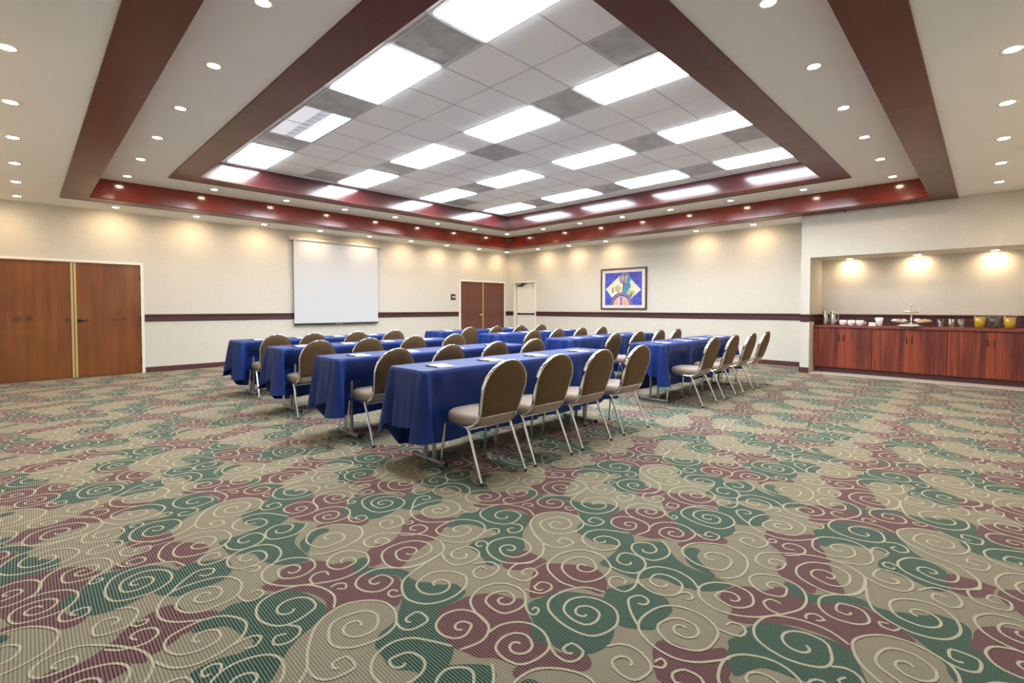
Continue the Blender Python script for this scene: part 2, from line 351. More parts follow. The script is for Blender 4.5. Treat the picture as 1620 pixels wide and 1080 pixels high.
CARPET_STROKES = [
    ((28,25),-1,1.0,[(99,-41),(11,-70),(-50,-47),(-86,47),(-56,147),(23,185),(127,162),(182,79),(192,-19),(154,-96)]),
    ((166,1279),1,1.0,[(226,1228),(256,1285),(231,1344),(155,1368),(95,1352),(53,1257),(87,1189),(182,1154),(275,1179),(324,1276),(299,1375),(192,1441),(72,1403),(-9,1303),(-56,1200)]),
    ((26,1130),-1,0.35,[(17,1158),(62,1154),(58,1085),(-24,1093),(-58,1142),(-56,1200)]),
    ((1002,1279),1,0.9,[(966,1312),(939,1258),(965,1195),(1047,1185),(1099,1223),(1120,1306),(1087,1368),(998,1397),(923,1364),(885,1277),(897,1193),(966,1125),(1045,1114),(1123,1153),(1169,1200)]),
    ((927,1417),0,0,[(929,1403),(908,1404),(912,1437),(945,1446),(967,1424),(952,1388)]),
    ((1162,1419),0,0,[(1184,1424),(1151,1440),(1128,1401),(1165,1372),(1217,1390),(1233,1430),(1207,1471)]),
    ((140,315),1,0.85,[(100,363),(85,283),(152,237),(231,268),(247,348),(205,417),(127,445),(47,404),(21,311),(72,209),(170,132)]),
    ((356,213),-1,0.7,[(383,169),(309,163),(278,220),(303,284),(364,315),(425,289),(462,210),(432,128),(359,88),(266,86),(170,132)]),
    ((219,181),0,0,[(246,154),(251,193),(210,210),(172,181),(167,128)]),
    ((233,28),0,0,[(225,25),(250,-1),(270,35),(240,61),(208,53)]),
    ((376,1496),-1,0.5,[(363,1528),(421,1526),(431,1452),(363,1418),(310,1450),(292,1524),(330,1578),(406,1593),(466,1564),(532,1502),(624,1477),(733,1487)]),
    ((622,68),1,0.9,[(572,111),(548,41),(595,-12),(705,-3),(741,74),(706,150),(609,185),(520,152),(481,39),(528,-46),(629,-73),(740,-52),(796,24),(793,133),(738,235),(659,327)]),
    ((574,272),-1,0.4,[(570,297),(613,292),(610,236),(527,239),(502,287),(529,342),(610,355),(659,327)]),
    ((553,1282),-1,1.1,[(499,1359),(581,1378),(651,1337),(684,1255),(633,1185),(529,1162),(435,1203),(400,1294),(442,1394),(522,1443),(733,1487)]),
    ((388,1360),0,0,[(401,1362),(390,1391),(363,1379),(362,1344),(398,1328)]),
    ((335,1160),-1,0.4,[(335,1185),(383,1182),(379,1111),(301,1111),(278,1152),(289,1193)]),
    ((185,991),-1,0.5,[(166,1032),(229,1013),(244,944),(207,902),(142,898),(92,934),(83,1012),(127,1079),(207,1101),(275,1072),(319,1005),(356,929)]),
    ((952,77),-1,0.8,[(995,27),(933,12),(871,42),(846,116),(873,176),(980,198),(1058,157),(1097,60),(1048,-27),(931,-61),(851,-27),(807,59)]),
    ((1057,1478),0,0,[(1043,1455),(1079,1440),(1111,1476),(1086,1505),(1018,1502)]),
    ((795,1402),-1,0.7,[(783,1463),(863,1447),(874,1377),(835,1329),(756,1326),(708,1359),(703,1423),(732,1482)]),
    ((761,1221),0,0,[(788,1210),(790,1251),(735,1252),(710,1193),(762,1164),(837,1185),(846,1253),(771,1303)]),
    ((445,986),-1,0.8,[(478,963),(425,939),(385,957),(367,1013),(386,1067),(447,1094),(510,1073),(539,1018),(538,956),(515,904),(451,873),(364,894)]),
    ((525,760),1,0.9,[(571,732),(588,774),(568,815),(516,831),(461,810),(446,753),(465,690),(532,666),(603,676),(646,741),(647,808),(613,859),(557,888),(490,888)]),
    ((682,994),1,0.8,[(726,976),(737,1011),(716,1045),(662,1060),(620,1039),(608,978),(622,925),(691,905),(745,925),(783,977),(782,1040),(754,1092),(677,1126),(588,1096),(547,1028),(530,932),(515,904)]),
    ((719,853),0,0,[(715,863),(737,865),(735,843),(705,833),(691,852),(712,896),(745,925)]),
    ((897,1060),-1,0.35,[(910,1089),(945,1076),(929,1023),(850,1024),(826,1074),(841,1127),(921,1150),(979,1111),(1083,1123)]),
    ((856,938),-1,0.4,[(843,964),(891,968),(906,928),(884,902),(825,911),(802,965),(797,983)]),
    ((1130,906),1,0.9,[(1170,864),(1206,919),(1185,973),(1118,1000),(1047,974),(1011,894),(1033,824),(1118,793),(1218,816),(1273,912),(1242,1015),(1125,1062),(1007,1030),(954,916),(967,832)]),
    ((847,700),-1,0.9,[(881,649),(832,636),(791,656),(784,719),(809,774),(873,795),(933,766),(964,702),(951,618),(869,567),(759,597),(733,705),(771,825),(859,860),(987,812),(1026,718)]),
    ((641,609),-1,0.4,[(634,635),(674,628),(668,573),(625,563),(591,581),(586,629),(609,684)]),
    ((413,499),-1,0.8,[(444,425),(362,418),(317,448),(306,548),(370,640),(465,646),(535,595),(581,500),(547,406),(462,357),(346,349),(277,386),(267,411)]),
    ((257,781),1,0.5,[(297,741),(329,784),(317,822),(269,854),(209,830),(176,764),(183,706),(240,674),(308,675),(366,718),(398,763)]),
    ((92,782),-1,0.5,[(75,833),(133,847),(164,821),(171,761),(130,709),(61,692),(17,713),(-6,767),(-2,827)]),
    ((43,576),-1,0.5,[(25,630),(82,632),(112,590),(102,523),(61,495),(3,493),(-37,520),(-54,577),(-25,659),(61,692),(143,664),(177,590),(165,510),(125,457),(93,429)]),
    ((1133,720),0,0,[(1140,698),(1170,704),(1170,744),(1136,763),(1095,744),(1079,693),(1095,658),(1152,651),(1200,666)]),
    ((24,452),0,0,[(-3,451),(18,432),(45,444),(45,473),(11,492)]),
    ((1033,374),1,0.9,[(1058,322),(1086,347),(1091,396),(1063,435),(1002,453),(957,435),(926,368),(947,300),(995,264),(1087,263),(1138,294),(1169,367),(1155,447),(1103,500),(1002,520),(924,500),(876,428),(865,337),(897,268),(957,217),(1005,186)]),
    ((1079,586),0,0,[(1055,579),(1070,552),(1103,555),(1115,595),(1076,621),(1039,614),(981,565),(930,504)]),
    ((1179,231),0,0,[(1174,263),(1202,259),(1216,225),(1191,198),(1147,202),(1132,238),(1130,281)]),
    ((724,432),1,0.6,[(692,469),(672,431),(678,375),(737,357),(776,366),(806,415),(812,459),(793,502),(749,528)]),
    ((808,352),0,0,[(801,367),(831,359),(823,336),(794,335),(778,365)]),
    ((789,252),0,0,[(783,239),(766,275),(795,298),(839,277),(843,224),(799,195),(733,215),(690,261)]),
]
CARPET_PATCHES = [
    ('g',[(1136,1757),(1222,1749),(1295,1715),(1339,1648),(1359,1542),(1363,1455),(1281,1401),(1208,1373),(1144,1325),(1087,1252),(1053,1217),(969,1228),(919,1215),(867,1205),(808,1245),(852,1310),(866,1413),(879,1462),(971,1466),(1050,1428),(1092,1472),(1065,1554),(1075,1657),(1037,1725),(1082,1780)]),
    ('g',[(390,1728),(444,1739),(440,1678),(402,1626),(463,1570),(533,1468),(497,1432),(495,1364),(534,1336),(554,1270),(620,1237),(605,1173),(549,1142),(484,1155),(410,1099),(366,1049),(361,998),(369,911),(212,819),(155,833),(88,857),(197,896),(193,931),(139,986),(156,1092),(157,1135),(213,1185),(281,1191),(359,1271),(414,1344),(485,1457),(420,1534),(366,1577),(340,1616),(347,1669)]),
    ('g',[(728,904),(767,903),(803,891),(869,883),(912,846),(960,778),(987,711),(1010,656),(807,527),(699,533),(655,568),(623,618),(616,672),(639,716),(657,803),(680,835)]),
    ('g',[(-21,880),(69,873),(102,857),(0,793),(-25,834)]),
    ('g',[(638,800),(663,775),(644,733),(603,685),(590,718),(599,758),(613,784)]),
    ('g',[(495,1478),(496,1395),(527,1320),(614,1210),(614,1148),(546,1126),(470,1141),(408,1100),(366,1055),(337,965),(304,1007),(269,1038),(240,1077)]),
    ('g',[(21,871),(119,875),(194,892),(284,878),(418,743),(307,667),(249,573),(251,476),(250,359),(237,344),(163,371),(111,417),(97,445),(70,514),(79,604),(17,660),(-17,673),(-21,744),(-21,814)]),
    ('g',[(372,637),(446,637),(453,573),(381,575),(320,517),(281,446),(256,418),(254,489),(279,575)]),
    ('g',[(1086,711),(1168,670),(1193,659),(1182,553),(1166,498),(1129,474),(1124,454),(1071,450),(999,457),(957,446),(912,496),(873,563),(919,604),(954,676),(1030,727),(1054,729)]),
    ('g',[(1106,219),(1195,195),(1230,174),(1170,159),(1110,97),(1104,34),(1145,-49),(1087,-61),(1064,-15),(1054,60),(1032,107),(920,139),(958,174),(989,194),(1044,210)]),
    ('p',[(4,282),(84,282),(100,351),(159,366),(254,334),(297,278),(291,232),(361,213),(390,183),(347,124),(344,66),(352,46),(416,-6),(461,-64),(467,-94),(414,-201),(355,-269),(330,-265),(318,-179),(241,-112),(164,-96),(78,-148),(148,-59),(150,12),(120,109),(5,214),(-6,270)]),
    ('p',[(539,250),(603,228),(674,200),(726,147),(762,81),(632,44),(539,-20),(499,-17),(474,34),(478,120),(478,186),(494,239)]),
    ('p',[(693,286),(752,226),(793,124),(791,66),(739,119),(693,226)]),
    ('p',[(972,1231),(1051,1219),(1050,1182),(1053,1121),(1048,1055),(1009,1068),(925,1074),(856,1144),(864,1202),(922,1218)]),
    ('p',[(810,377),(922,314),(948,204),(874,119),(774,99),(776,187),(751,275)]),
    ('p',[(466,1143),(532,1127),(579,1048),(588,1039),(385,920),(345,962),(352,1026),(387,1084)]),
    ('p',[(373,1069),(460,1128),(603,1126),(690,1058),(716,967),(749,946),(725,908),(677,849),(665,817),(624,773),(615,702),(609,679),(539,667),(447,691),(434,773),(379,820),(369,885),(342,940),(345,1015)]),
    ('p',[(595,684),(613,610),(660,572),(669,545),(630,506),(586,518),(534,604),(492,655),(407,652),(418,688),(452,695),(514,675)]),
    ('p',[(1034,1052),(1107,961),(1170,857),(1104,749),(995,710),(995,804),(943,856),(862,877),(810,897),(758,924),(833,982),(915,1045),(977,1060)]),
    ('p',[(899,414),(935,397),(946,309),(992,263),(1054,218),(1005,195),(986,180),(917,150),(853,176),(720,311),(768,350),(809,376),(846,401)]),
    ('p',[(773,343),(912,165),(434,62),(414,96),(450,170),(478,230),(567,266),(568,217),(645,237),(705,282)]),
]

# ------------------------------------------------------------------ room data (metres; room corner at 0,0)
XW, YW = -11.75, -11.85            # the two walls nearest the camera
HC, H1, H2, H3 = 2.964, 2.949, 3.259, 3.561
NX, NY, NT = -.925, -8.77, 2.155   # face of the buffet wall, its far edge, top of the niche opening
NIN = -8.92                        # niche side
TP = .6096
GX, GY = -8.933, -6.253

# ------------------------------------------------------------------ floor: carpet with woven scroll pattern
def catmull(p, step=.016):
    out = []
    for i in range(len(p) - 1):
        a, b, c, d = p[max(i - 1, 0)], p[i], p[i + 1], p[min(i + 2, len(p) - 1)]
        n = max(2, int(math.hypot(c[0] - b[0], c[1] - b[1]) / step))
        for k in range(n):
            t = k / n
            out.append(tuple(.5 * (2 * b[j] + (c[j] - a[j]) * t + (2 * a[j] - 5 * b[j] + 4 * c[j] - d[j]) * t * t + (3 * b[j] - a[j] - 3 * c[j] + d[j]) * t ** 3) for j in (0, 1)))
    out.append(tuple(p[-1])); return out
def build_floor():
    TX, TY = 1.225, 1.545
    V = []; F = []; Mi = []
    def chaikin(q):
        for _ in range(2):
            q = [tuple(a[j] * .75 + b[j] * .25 if h == 0 else a[j] * .25 + b[j] * .75 for j in (0, 1)) for a, b in zip(q, q[1:] + q[:1]) for h in (0, 1)]
        return q
    for k, (kind, pts) in enumerate(CARPET_PATCHES):
        q = chaikin([(x / 1000, y / 1000) for x, y in pts]); z = (.0003 if kind == 'p' else .0008) + k * 1.5e-5
        tri = geometry.tessellate_polygon([[Vector((x, y, 0)) for x, y in q]])
        o = len(V); V += [(x, y, z) for x, y in q]
        for t in tri:
            a, b, c = [q[i] for i in t]
            s = (b[0] - a[0]) * (c[1] - a[1]) - (b[1] - a[1]) * (c[0] - a[0])
            t = t if s > 0 else (t[0], t[2], t[1])
            F.append(tuple(o + i for i in t)); Mi.append(1 if kind == 'p' else 2)
    paths = []
    for c, sg, turns, pts in CARPET_STROKES:
        cx, cy = c[0] / 1000, c[1] / 1000; P = [(x / 1000, y / 1000) for x, y in pts]; inner = []
        if sg:
            a0 = math.atan2(P[0][1] - cy, P[0][0] - cx); r0 = math.hypot(P[0][1] - cy, P[0][0] - cx)
            n = max(6, int(turns * 14))
            for i in range(n, 0, -1):
                f = i / n; a = a0 - sg * 2 * PI * turns * f; r = r0 * (1 - f) + .012 * f
                inner.append((cx + r * math.cos(a), cy + r * math.sin(a)))
        paths.append(catmull(inner + P))
    for k, p in enumerate(paths):
        n = len(p); o = len(V); z = .0018 + k * 8e-6
        for i in range(n):
            a, b = p[max(i - 1, 0)], p[min(i + 1, n - 1)]
            dx, dy = b[0] - a[0], b[1] - a[1]; L = math.hypot(dx, dy) or 1
            h = .0052 * (.75 if i in (0, n - 1) else 1)
            V += [(p[i][0] - dy / L * h, p[i][1] + dx / L * h, z), (p[i][0] + dy / L * h, p[i][1] - dx / L * h, z)]
        for i in range(n - 1):
            q = o + 2 * i; F.append((q, q + 1, q + 3, q + 2)); Mi.append(3)
    V = np.array(V); nV = len(V)
    allV = [np.array([(XW, YW, 0), (0.12, YW, 0), (.12, .12, 0), (XW, .12, 0)])]; loops = [np.array([0, 1, 2, 3])]; tot = [np.array([4])]; mi = [np.array([0])]
    fl = np.array([len(f) for f in F]); fidx = np.concatenate([np.array(f) for f in F]); Mi = np.array(Mi)
    cent = np.array([V[list(f)].mean(0) for f in F])
    fmin = np.array([V[list(f)].min(0) for f in F]); fmax = np.array([V[list(f)].max(0) for f in F])
    base = 4
    for i in range(-3, 9):
        for j in range(-3, 8):
            off = np.array([-9.3 + i * TX, -9.3 + j * TY, 0])
            lo = fmin + off; hi = fmax + off
            ok = (hi[:, 0] < .10) & (lo[:, 0] > XW) & (hi[:, 1] < .10) & (lo[:, 1] > YW)
            if not ok.any(): continue
            lm = np.repeat(ok, fl)
            allV.append(V + off); loops.append(fidx[lm] + base); tot.append(fl[ok]); mi.append(Mi[ok]); base += nV
    Vn = np.concatenate(allV); L = np.concatenate(loops); T = np.concatenate(tot); mi = np.concatenate(mi)
    me = bpy.data.meshes.new('floor')
    me.vertices.add(len(Vn)); me.vertices.foreach_set('co', Vn.ravel().astype(np.float32))
    me.loops.add(len(L)); me.loops.foreach_set('vertex_index', L.astype(np.int32))
    me.polygons.add(len(T)); st = np.concatenate([[0], np.cumsum(T)[:-1]])
    me.polygons.foreach_set('loop_start', st.astype(np.int32))
    for m in ('c_tan', 'c_purple', 'c_green', 'c_cream'): me.materials.append(M[m])
    me.polygons.foreach_set('material_index', mi.astype(np.int32))
    me.update(calc_edges=True); me.validate()
    o = bpy.data.objects.new('floor', me); C.objects.link(o); structure(o, 'carpeted floor with cream scrolls on tan, burgundy and green')
build_floor()

# ------------------------------------------------------------------ walls
WT = .12
def wall_left():
    m = MB(); zt = HC + .03
    # openings: double door 1 (x -11.61..-9.66) and double door 2 (x -2.06..-.13), both 2.06 high
    for x0, x1, z0, z1 in ((XW - WT, -11.61, 0, zt), (-11.61, -9.66, 2.06, zt), (-9.66, -2.06, 0, zt), (-2.06, -.13, 2.06, zt), (-.13, WT, 0, zt)):
        m.box(x0, 0, z0, x1, WT, z1)
    structure(m.build('wall_left', M['wall']), 'cream papered wall with the projection screen')
wall_left()
def wall_right():
    m = MB(); zt = HC + .03
    for y0, y1, z0, z1 in ((0, -.27, 0, zt), (-.27, -1.24, 2.06, zt), (-1.24, NY, 0, zt)):
        m.box(0, y0, z0, WT, y1, z1)
    structure(m.build('wall_right', M['wall']), 'cream papered wall with the blue picture')
wall_right()
def wall_niche():
    m = MB(); zt = HC + .03
    m.box(NX, NY, 0, .12, NIN, zt)                          # pier
    m.box(NX, NIN, NT, .12, YW - WT, zt)                    # header above the niche
    m.box(0, NIN, 0, .12, YW - WT, NT)                      # niche back
    structure(m.build('wall_niche', M['wall']), 'cream pier and header framing the buffet niche')
wall_niche()
structure(MB().box(XW - WT, YW - WT, 0, XW, 0, HC + .03).build('wall_rear', M['wall']))
structure(MB().box(XW, YW - WT, 0, NX, YW, HC + .03).build('wall_near', M['wall']))
structure(MB().box(NX, YW - WT, 0, 0, YW, NT).build('wall_niche_end', M['wall']))

RT, RB = 1.10, .962
def rail_profile(depth=.022):
    z = RB; H = RT - RB
    return [(0, z), (.012, z), (depth, z + .012), (depth, z + .030), (.013, z + .036), (.013, z + H - .048), (depth, z + H - .042), (depth + .006, z + H - .022), (depth + .006, z + H - .010), (.016, z + H), (0, z + H)]
def rail_x(name, x0, x1, y=0, parent=None):
    p = rail_profile(); n = len(p); m = MB()
    m.add([(x0, y - d, z) for d, z in p] + [(x1, y - d, z) for d, z in p], [(i, i + 1, n + i + 1, n + i) for i in range(n - 1)] + [tuple(range(n)), tuple(range(n, 2 * n))[::-1]])
    return m.build(name, M['rail'], parent)
def rail_y(name, y0, y1, x=0, parent=None):
    p = rail_profile(); n = len(p); m = MB()
    m.add([(x - d, y0, z) for d, z in p] + [(x - d, y1, z) for d, z in p], [(i, n + i, n + i + 1, i + 1) for i in range(n - 1)] + [tuple(range(n))[::-1], tuple(range(n, 2 * n))])
    return m.build(name, M['rail_y'], parent)
t1 = sroot('trim_1', 'dark burgundy moulded chair rail round the room')
rail_x('rail', -9.655, -2.10, 0, t1); rail_x('rail', -.125, 0, 0, t1)
rail_y('rail', -.26, 0, 0, t1); rail_y('rail', NY, -1.26, 0, t1)
rail_y('rail', NIN, NY, NX, t1); rail_x('rail', NX, 0, NIN, t1)
rail_y('rail', YW, NIN, 0, t1)
BB = .10
structure(MB().box(-9.655, -.012, 0, -2.10, 0, BB).build('baseboard_left', M['base']))
structure(MB().box(-.125, -.012, 0, 0, 0, BB).build('baseboard_corner', M['base']))
m = MB(); m.box(-.012, NY, 0, 0, -1.26, BB); m.box(-.012, -.26, 0, 0, -.012, BB)
structure(m.build('baseboard_right', M['base']))
m = MB(); m.box(NX - .012, NIN, 0, NX, NY + .012, BB); m.box(NX - .012, NY, 0, -.012, NY + .012, BB)
structure(m.build('baseboard_niche', M['base']))
structure(MB().box(NX - .03, NIN, 0, -.50, YW, .006).build('trim_2', M['pale_metal']), 'pale threshold strip in front of the buffet cabinets')

# ------------------------------------------------------------------ ceiling
def ring(m, o, i, z0, z1):
    """flat slab between outer and inner rectangles (x0,y0,x1,y1)"""
    x0, y0, x1, y1 = o; a0, b0, a1, b1 = i
    m.box(x0, y0, z0, a0, y1, z1); m.box(a1, y0, z0, x1, y1, z1); m.box(a0, y0, z0, a1, b0, z1); m.box(a0, b1, z0, a1, y1, z1)
O1 = (-10.808, -10.918, -.925, -.931); W1 = .314
I1 = (O1[0] + W1, O1[1] + W1, O1[2] - W1, O1[3] - W1)
O2 = (-9.609, -9.721, -2.102, -2.115); W2 = .34
I2 = (O2[0] + W2, O2[1] + W2, O2[2] - W2, O2[3] - W2)
m = MB(); ring(m, (XW - WT, YW - WT, WT, WT), O1, HC, HC + .06)
ring(m, I1, O2, H2 + .012, H2 + .07)
m.box(I2[0], I2[1], H3 + .05, I2[2], I2[3], H3 + .10)
ceil = structure(m.build('ceiling', M['ceil']), 'stepped off-white ceiling with a lit tile field')

def coffer(name, label, O, I, zb, ztop, seg, fm='fascia'):
    """mahogany soffit ring of mitred panels with upright fascia panels on its inner edge"""
    t = sroot(name, label); th = .018
    x0, y0, x1, y1 = O; a0, b0, a1, b1 = I
    def cut(p0, p1, q0, q1, axis, n):
        for k in range(n):
            f0, f1 = k / n, (k + 1) / n; g = .0015
            def L(a, b, f): return a + (b - a) * f
            P = [L(p0[axis], p1[axis], f0), L(p0[axis], p1[axis], f1), L(q0[axis], q1[axis], f1), L(q0[axis], q1[axis], f0)]
            s = 1 if p1[axis] > p0[axis] else -1
            # inner cuts are square to the run
            if 0 < k: P[3] = P[0]
            if k < n - 1: P[2] = P[1]
            P = [P[0] + g * s, P[1] - g * s, P[2] - g * s, P[3] + g * s]
            o = 1 - axis
            poly = [(P[0], p0[o]), (P[1], p0[o]), (P[2], q0[o]), (P[3], q0[o])]
            if axis: poly = [(b, a) for a, b in poly]
            ar = sum(poly[i][0] * poly[(i + 1) % 4][1] - poly[(i + 1) % 4][0] * poly[i][1] for i in range(4))
            if ar < 0: poly = poly[::-1]
            MB().prism(poly, zb, zb + th).build('soffit_panel', M['mahog'] if axis == 0 else M['mahog_y'], t)
    cut((x0, y1), (x1, y1), (a0, b1), (a1, b1), 0, seg); cut((x0, y0), (x1, y0), (a0, b0), (a1, b0), 0, seg)
    cut((x0, y0), (x0, y1), (a0, b0), (a0, b1), 1, seg); cut((x1, y0), (x1, y1), (a1, b0), (a1, b1), 1, seg)
    g = .0015
    for k in range(seg):
        u0, u1 = a0 + (a1 - a0) * k / seg + g, a0 + (a1 - a0) * (k + 1) / seg - g
        MB().box(u0, b1, zb + th, u1, b1 + .02, ztop).build('fascia_panel', M[fm], t)
        MB().box(u0, b0 - .02, zb + th, u1, b0, ztop).build('fascia_panel', M[fm], t)
        u0, u1 = b0 + (b1 - b0) * k / seg + g, b0 + (b1 - b0) * (k + 1) / seg - g
        MB().box(a1, u0, zb + th, a1 + .02, u1, ztop).build('fascia_panel', M[fm + '_y'], t)
        MB().box(a0 - .02, u0, zb + th, a0, u1, ztop).build('fascia_panel', M[fm + '_y'], t)
    e = MB(); r = .008                                       # thin edge moulding round the outside
    ring(e, (x0 - r, y0 - r, x1 + r, y1 + r), (x0, y0, x1, y1), zb - .004, zb + th)
    e.build('edge_moulding', M['mahog'], t)
    # filler behind the soffit so that nothing shows above it
    f = MB(); ring(f, (x0, y0, x1, y1), (a0 - .02, b0 - .02, a1 + .02, b1 + .02), zb + th, zb + th + .03); f.build('backing', M['mahog'], t)
coffer('trim_3', 'outer mahogany coffer beam on the ceiling', O1, I1, H1, H2 + .012, 4)
coffer('trim_4', 'inner mahogany coffer beam round the lit tiles', O2, I2, H2, H3 + .02, 3, 'fascia_in')

LIGHTS = [(i, j) for i in (0, 3, 6, 9) for j in (-6, -3, 0, 3)]
VENTS = [(0, 2), (0, -1), (0, -4), (3, 2), (3, -4), (6, 2), (6, -4), (9, 2), (9, -1), (9, -4), (2, 4), (4, -1), (2, -6), (7, -6), (7, 4)]
taken = {(i, j + k) for i, j in LIGHTS for k in (0, 1)} | set(VENTS)
g = MB()
for i in range(0, 11):
    x = GX + i * TP; g.box(x - .006, I2[1], H3, x + .006, I2[3], H3 + .02)
for j in range(-6, 6):
    y = GY - j * TP; g.box(I2[0], y - .006, H3 - .0004, I2[2], y + .006, H3 + .02)
g.build('ceiling_grid', M['grid'], ceil)
g = MB()
ring(g, (I2[0], I2[1], I2[2], I2[3]), (I2[0] + .022, I2[1] + .022, I2[2] - .022, I2[3] - .022), H3 - .001, H3 + .02)
g.build('wall_angle', M['grid_white'], ceil)
tile_me = {}
for i in range(-1, 11):
    for j in range(-7, 6):
        if (i, j) in taken: continue
        x0, x1 = max(GX + i * TP, I2[0]), min(GX + (i + 1) * TP, I2[2])
        y1, y0 = min(GY - j * TP, I2[3]), max(GY - (j + 1) * TP, I2[1])
        if x1 - x0 < .06 or y1 - y0 < .06: continue
        k = (round(x1 - x0, 3), round(y1 - y0, 3))
        if k not in tile_me:
            hx, hy = k[0] / 2 - .0065, k[1] / 2 - .0065
            tile_me[k] = MB().box(-hx, -hy, 0, hx, hy, .016).mesh('ceiling_tile', M['tile'])
        o = bpy.data.objects.new('ceiling_tile', tile_me[k]); C.objects.link(o)
        o.location = ((x0 + x1) / 2, (y0 + y1) / 2, H3 + .0035); o.parent = ceil

# troffers: i counts away from the left of the frame (columns), j towards the camera
COLN = ['leftmost column', 'second column', 'third column', 'rightmost column']
ROWN = {3: 'closest to the camera', 0: 'second from the camera', -3: 'third from the camera', -6: 'farthest from the camera'}
def troffer(i, j, louvre=False):
    x, y = GX + (i + .5) * TP, GY - (j + 1) * TP
    lab = 'fluorescent ceiling light panel, %s, %s' % (COLN[i // 3], ROWN[j])
    lab = ('louvred half-lit ' if louvre else 'bright white ') + lab
    t = thing('ceiling_light', lab, 'ceiling light', (x, y, H3), 0, 'fluorescent panels in the tile ceiling')
    hx, hy = TP / 2 - .010, TP - .010
    f = MB(); ring(f, (-hx, -hy, hx, hy), (-hx + .014, -hy + .014, hx - .014, hy - .014), -.001, .02)
    f.box(-hx, -hy, .03, hx, hy, .036); f.build('frame', M['grid'], t)
    if not louvre:
        MB().box(-hx + .016, -hy + .016, -.012, hx - .016, hy - .016, .010, .004).build('diffuser', M['panel'], t)
    else:
        a, b = hx - .014, hy - .014
        MB().box(a * .22, -b, .004, a, b, .010).build('lit_lens', M['panel'], t)
        MB().box(-a * .30, -b, .008, a * .22, b, .014).build('dark_reflector', M['panel_dim'], t)
        MB().box(-a, -b, .004, -a * .30, b, .010).build('dim_lens', M['panel_mid'], t)
        for k in range(1, 8):
            yy = -b + 2 * b * k / 8; MB().box(-a * .30, yy - .004, .001, a * .22, yy + .004, .009).build('louvre_blade', M['grid_white'], t)
for i, j in LIGHTS: troffer(i, j, (i, j) == (0, -3))
VN = {0: 'in the leftmost light column', 2: 'right of the leftmost light column', 3: 'in the second light column', 4: 'alone in mid ceiling',
      6: 'in the third light column', 7: 'right of the third light column', 9: 'in the rightmost light column'}
for i, j in VENTS:
    x, y = GX + (i + .5) * TP, GY - (j + .5) * TP
    d = {2: 'between its two nearest panels', -1: 'between its second and third panels', -4: 'between its two farthest panels', 4: 'towards the camera', -6: 'by the far fascia'}[j]
    if i == 4: d = 'with a plain plate'
    t = thing('air_vent', 'dark grey perforated ceiling vent %s, %s' % (VN[i], d), 'vent', (x, y, H3), 0, 'grey vents in the tile ceiling')
    h = TP / 2 - .010; f = MB(); ring(f, (-h, -h, h, h), (-h + .022, -h + .022, h - .022, h - .022), -.0012, .012)
    f.build('frame', M['grid'], t)
    MB().box(-h + .022, -h + .022, .004, h - .022, h - .022, .008).build('perforated_plate', M['vent'], t)
    if i not in (4, 2, 7):
        MB().lathe([(.12, .0038), (.118, .0028), (.10, .0028)], 20).build('round_collar', M['vent'], t)

# recessed downlights
def spot(loc, power, size=2.75, blend=1.0, col=(1, .69, .37)):
    l = bpy.data.lights.new('downlight_beam', 'SPOT'); l.energy = power; l.spot_size = size; l.spot_blend = blend
    l.color = col; l.shadow_soft_size = .035
    return l
lamp_proto = {}
spot_data = {}
def downlight(x, y, z, label, group, power, aim=(0, 0)):
    t = thing('recessed_downlight', label, 'downlight', (x, y, z), 0, group)
    if 'ring' not in lamp_proto:
        lamp_proto['ring'] = MB().lathe([(.046, .0), (.066, -.004), (.070, 0), (.070, .004), (.046, .004)], 20, cap0=False, cap1=False).mesh('trim_ring', M['white_paint'])
        lamp_proto['lamp'] = MB().lathe([(.001, -.004), (.030, -.004), (.046, .0), (.046, .003)], 16).mesh('lamp', M['lamp'])
    for n in ('ring', 'lamp'):
        o = bpy.data.objects.new({'ring': 'trim_ring', 'lamp': 'lamp'}[n], lamp_proto[n]); C.objects.link(o); o.parent = t
    if power not in spot_data: spot_data[power] = spot(None, power)
    o = bpy.data.objects.new('downlight_beam', spot_data[power]); C.objects.link(o); o.parent = t; o.location = (0, 0, -.012)
    o.rotation_euler = (aim[1] * .42, -aim[0] * .42, 0)     # lamp tilted in its ring towards the wall
G1 = 'downlights in the outer ceiling ring'; G2 = 'downlights in the inner ceiling ring'; EPS = -.0002
for k, x in enumerate((-10.09, -8.89, -7.68, -6.49, -5.26, -4.06, -2.88, -1.68, -.52)):
    downlight(x, -.47, HC + EPS, 'small downlight along the projection screen wall, %s from the left' % ORD[k], G1, SPOT_POWER, (0, 1))
for k, y in enumerate((-.47, -1.68, -2.90, -4.15, -5.36, -6.58)):
    downlight(-11.285, y, HC + EPS, 'small downlight left of the outer coffer beam, %s counting from the far end' % ORD[k], G1, SPOT_POWER, (-1, 0))
for k, y in enumerate((-1.72, -2.88, -4.10, -6.53, -7.76)):
    downlight(-.46, y, HC + EPS, 'small downlight along the picture wall, %s from the room corner' % ORD[k], G1, SPOT_POWER, (1, 0))
for k, x in enumerate((-1.72, -2.95, -4.13, -5.34, -6.53)):
    downlight(x, -11.365, HC + EPS, 'small downlight right of the outer coffer beam, %s counting from the far end' % ORD[k], G1, SPOT_POWER, (0, -1))
Z2 = H2 + .012 + EPS
for k, x in enumerate((-8.88, -7.67, -6.49, -5.29, -4.10, -2.91, -1.71)):
    downlight(x, -1.68, Z2, 'small downlight between the two coffer beams on the screen side, %s from the left' % ORD[k], G2, MID_POWER)
for k, y in enumerate((-1.70, -2.92, -4.12, -5.34, -6.58, -7.78)):
    downlight(-10.07, y, Z2, 'small downlight between the left coffer beams, %s counting from the far end' % ORD[k], G2, MID_POWER)
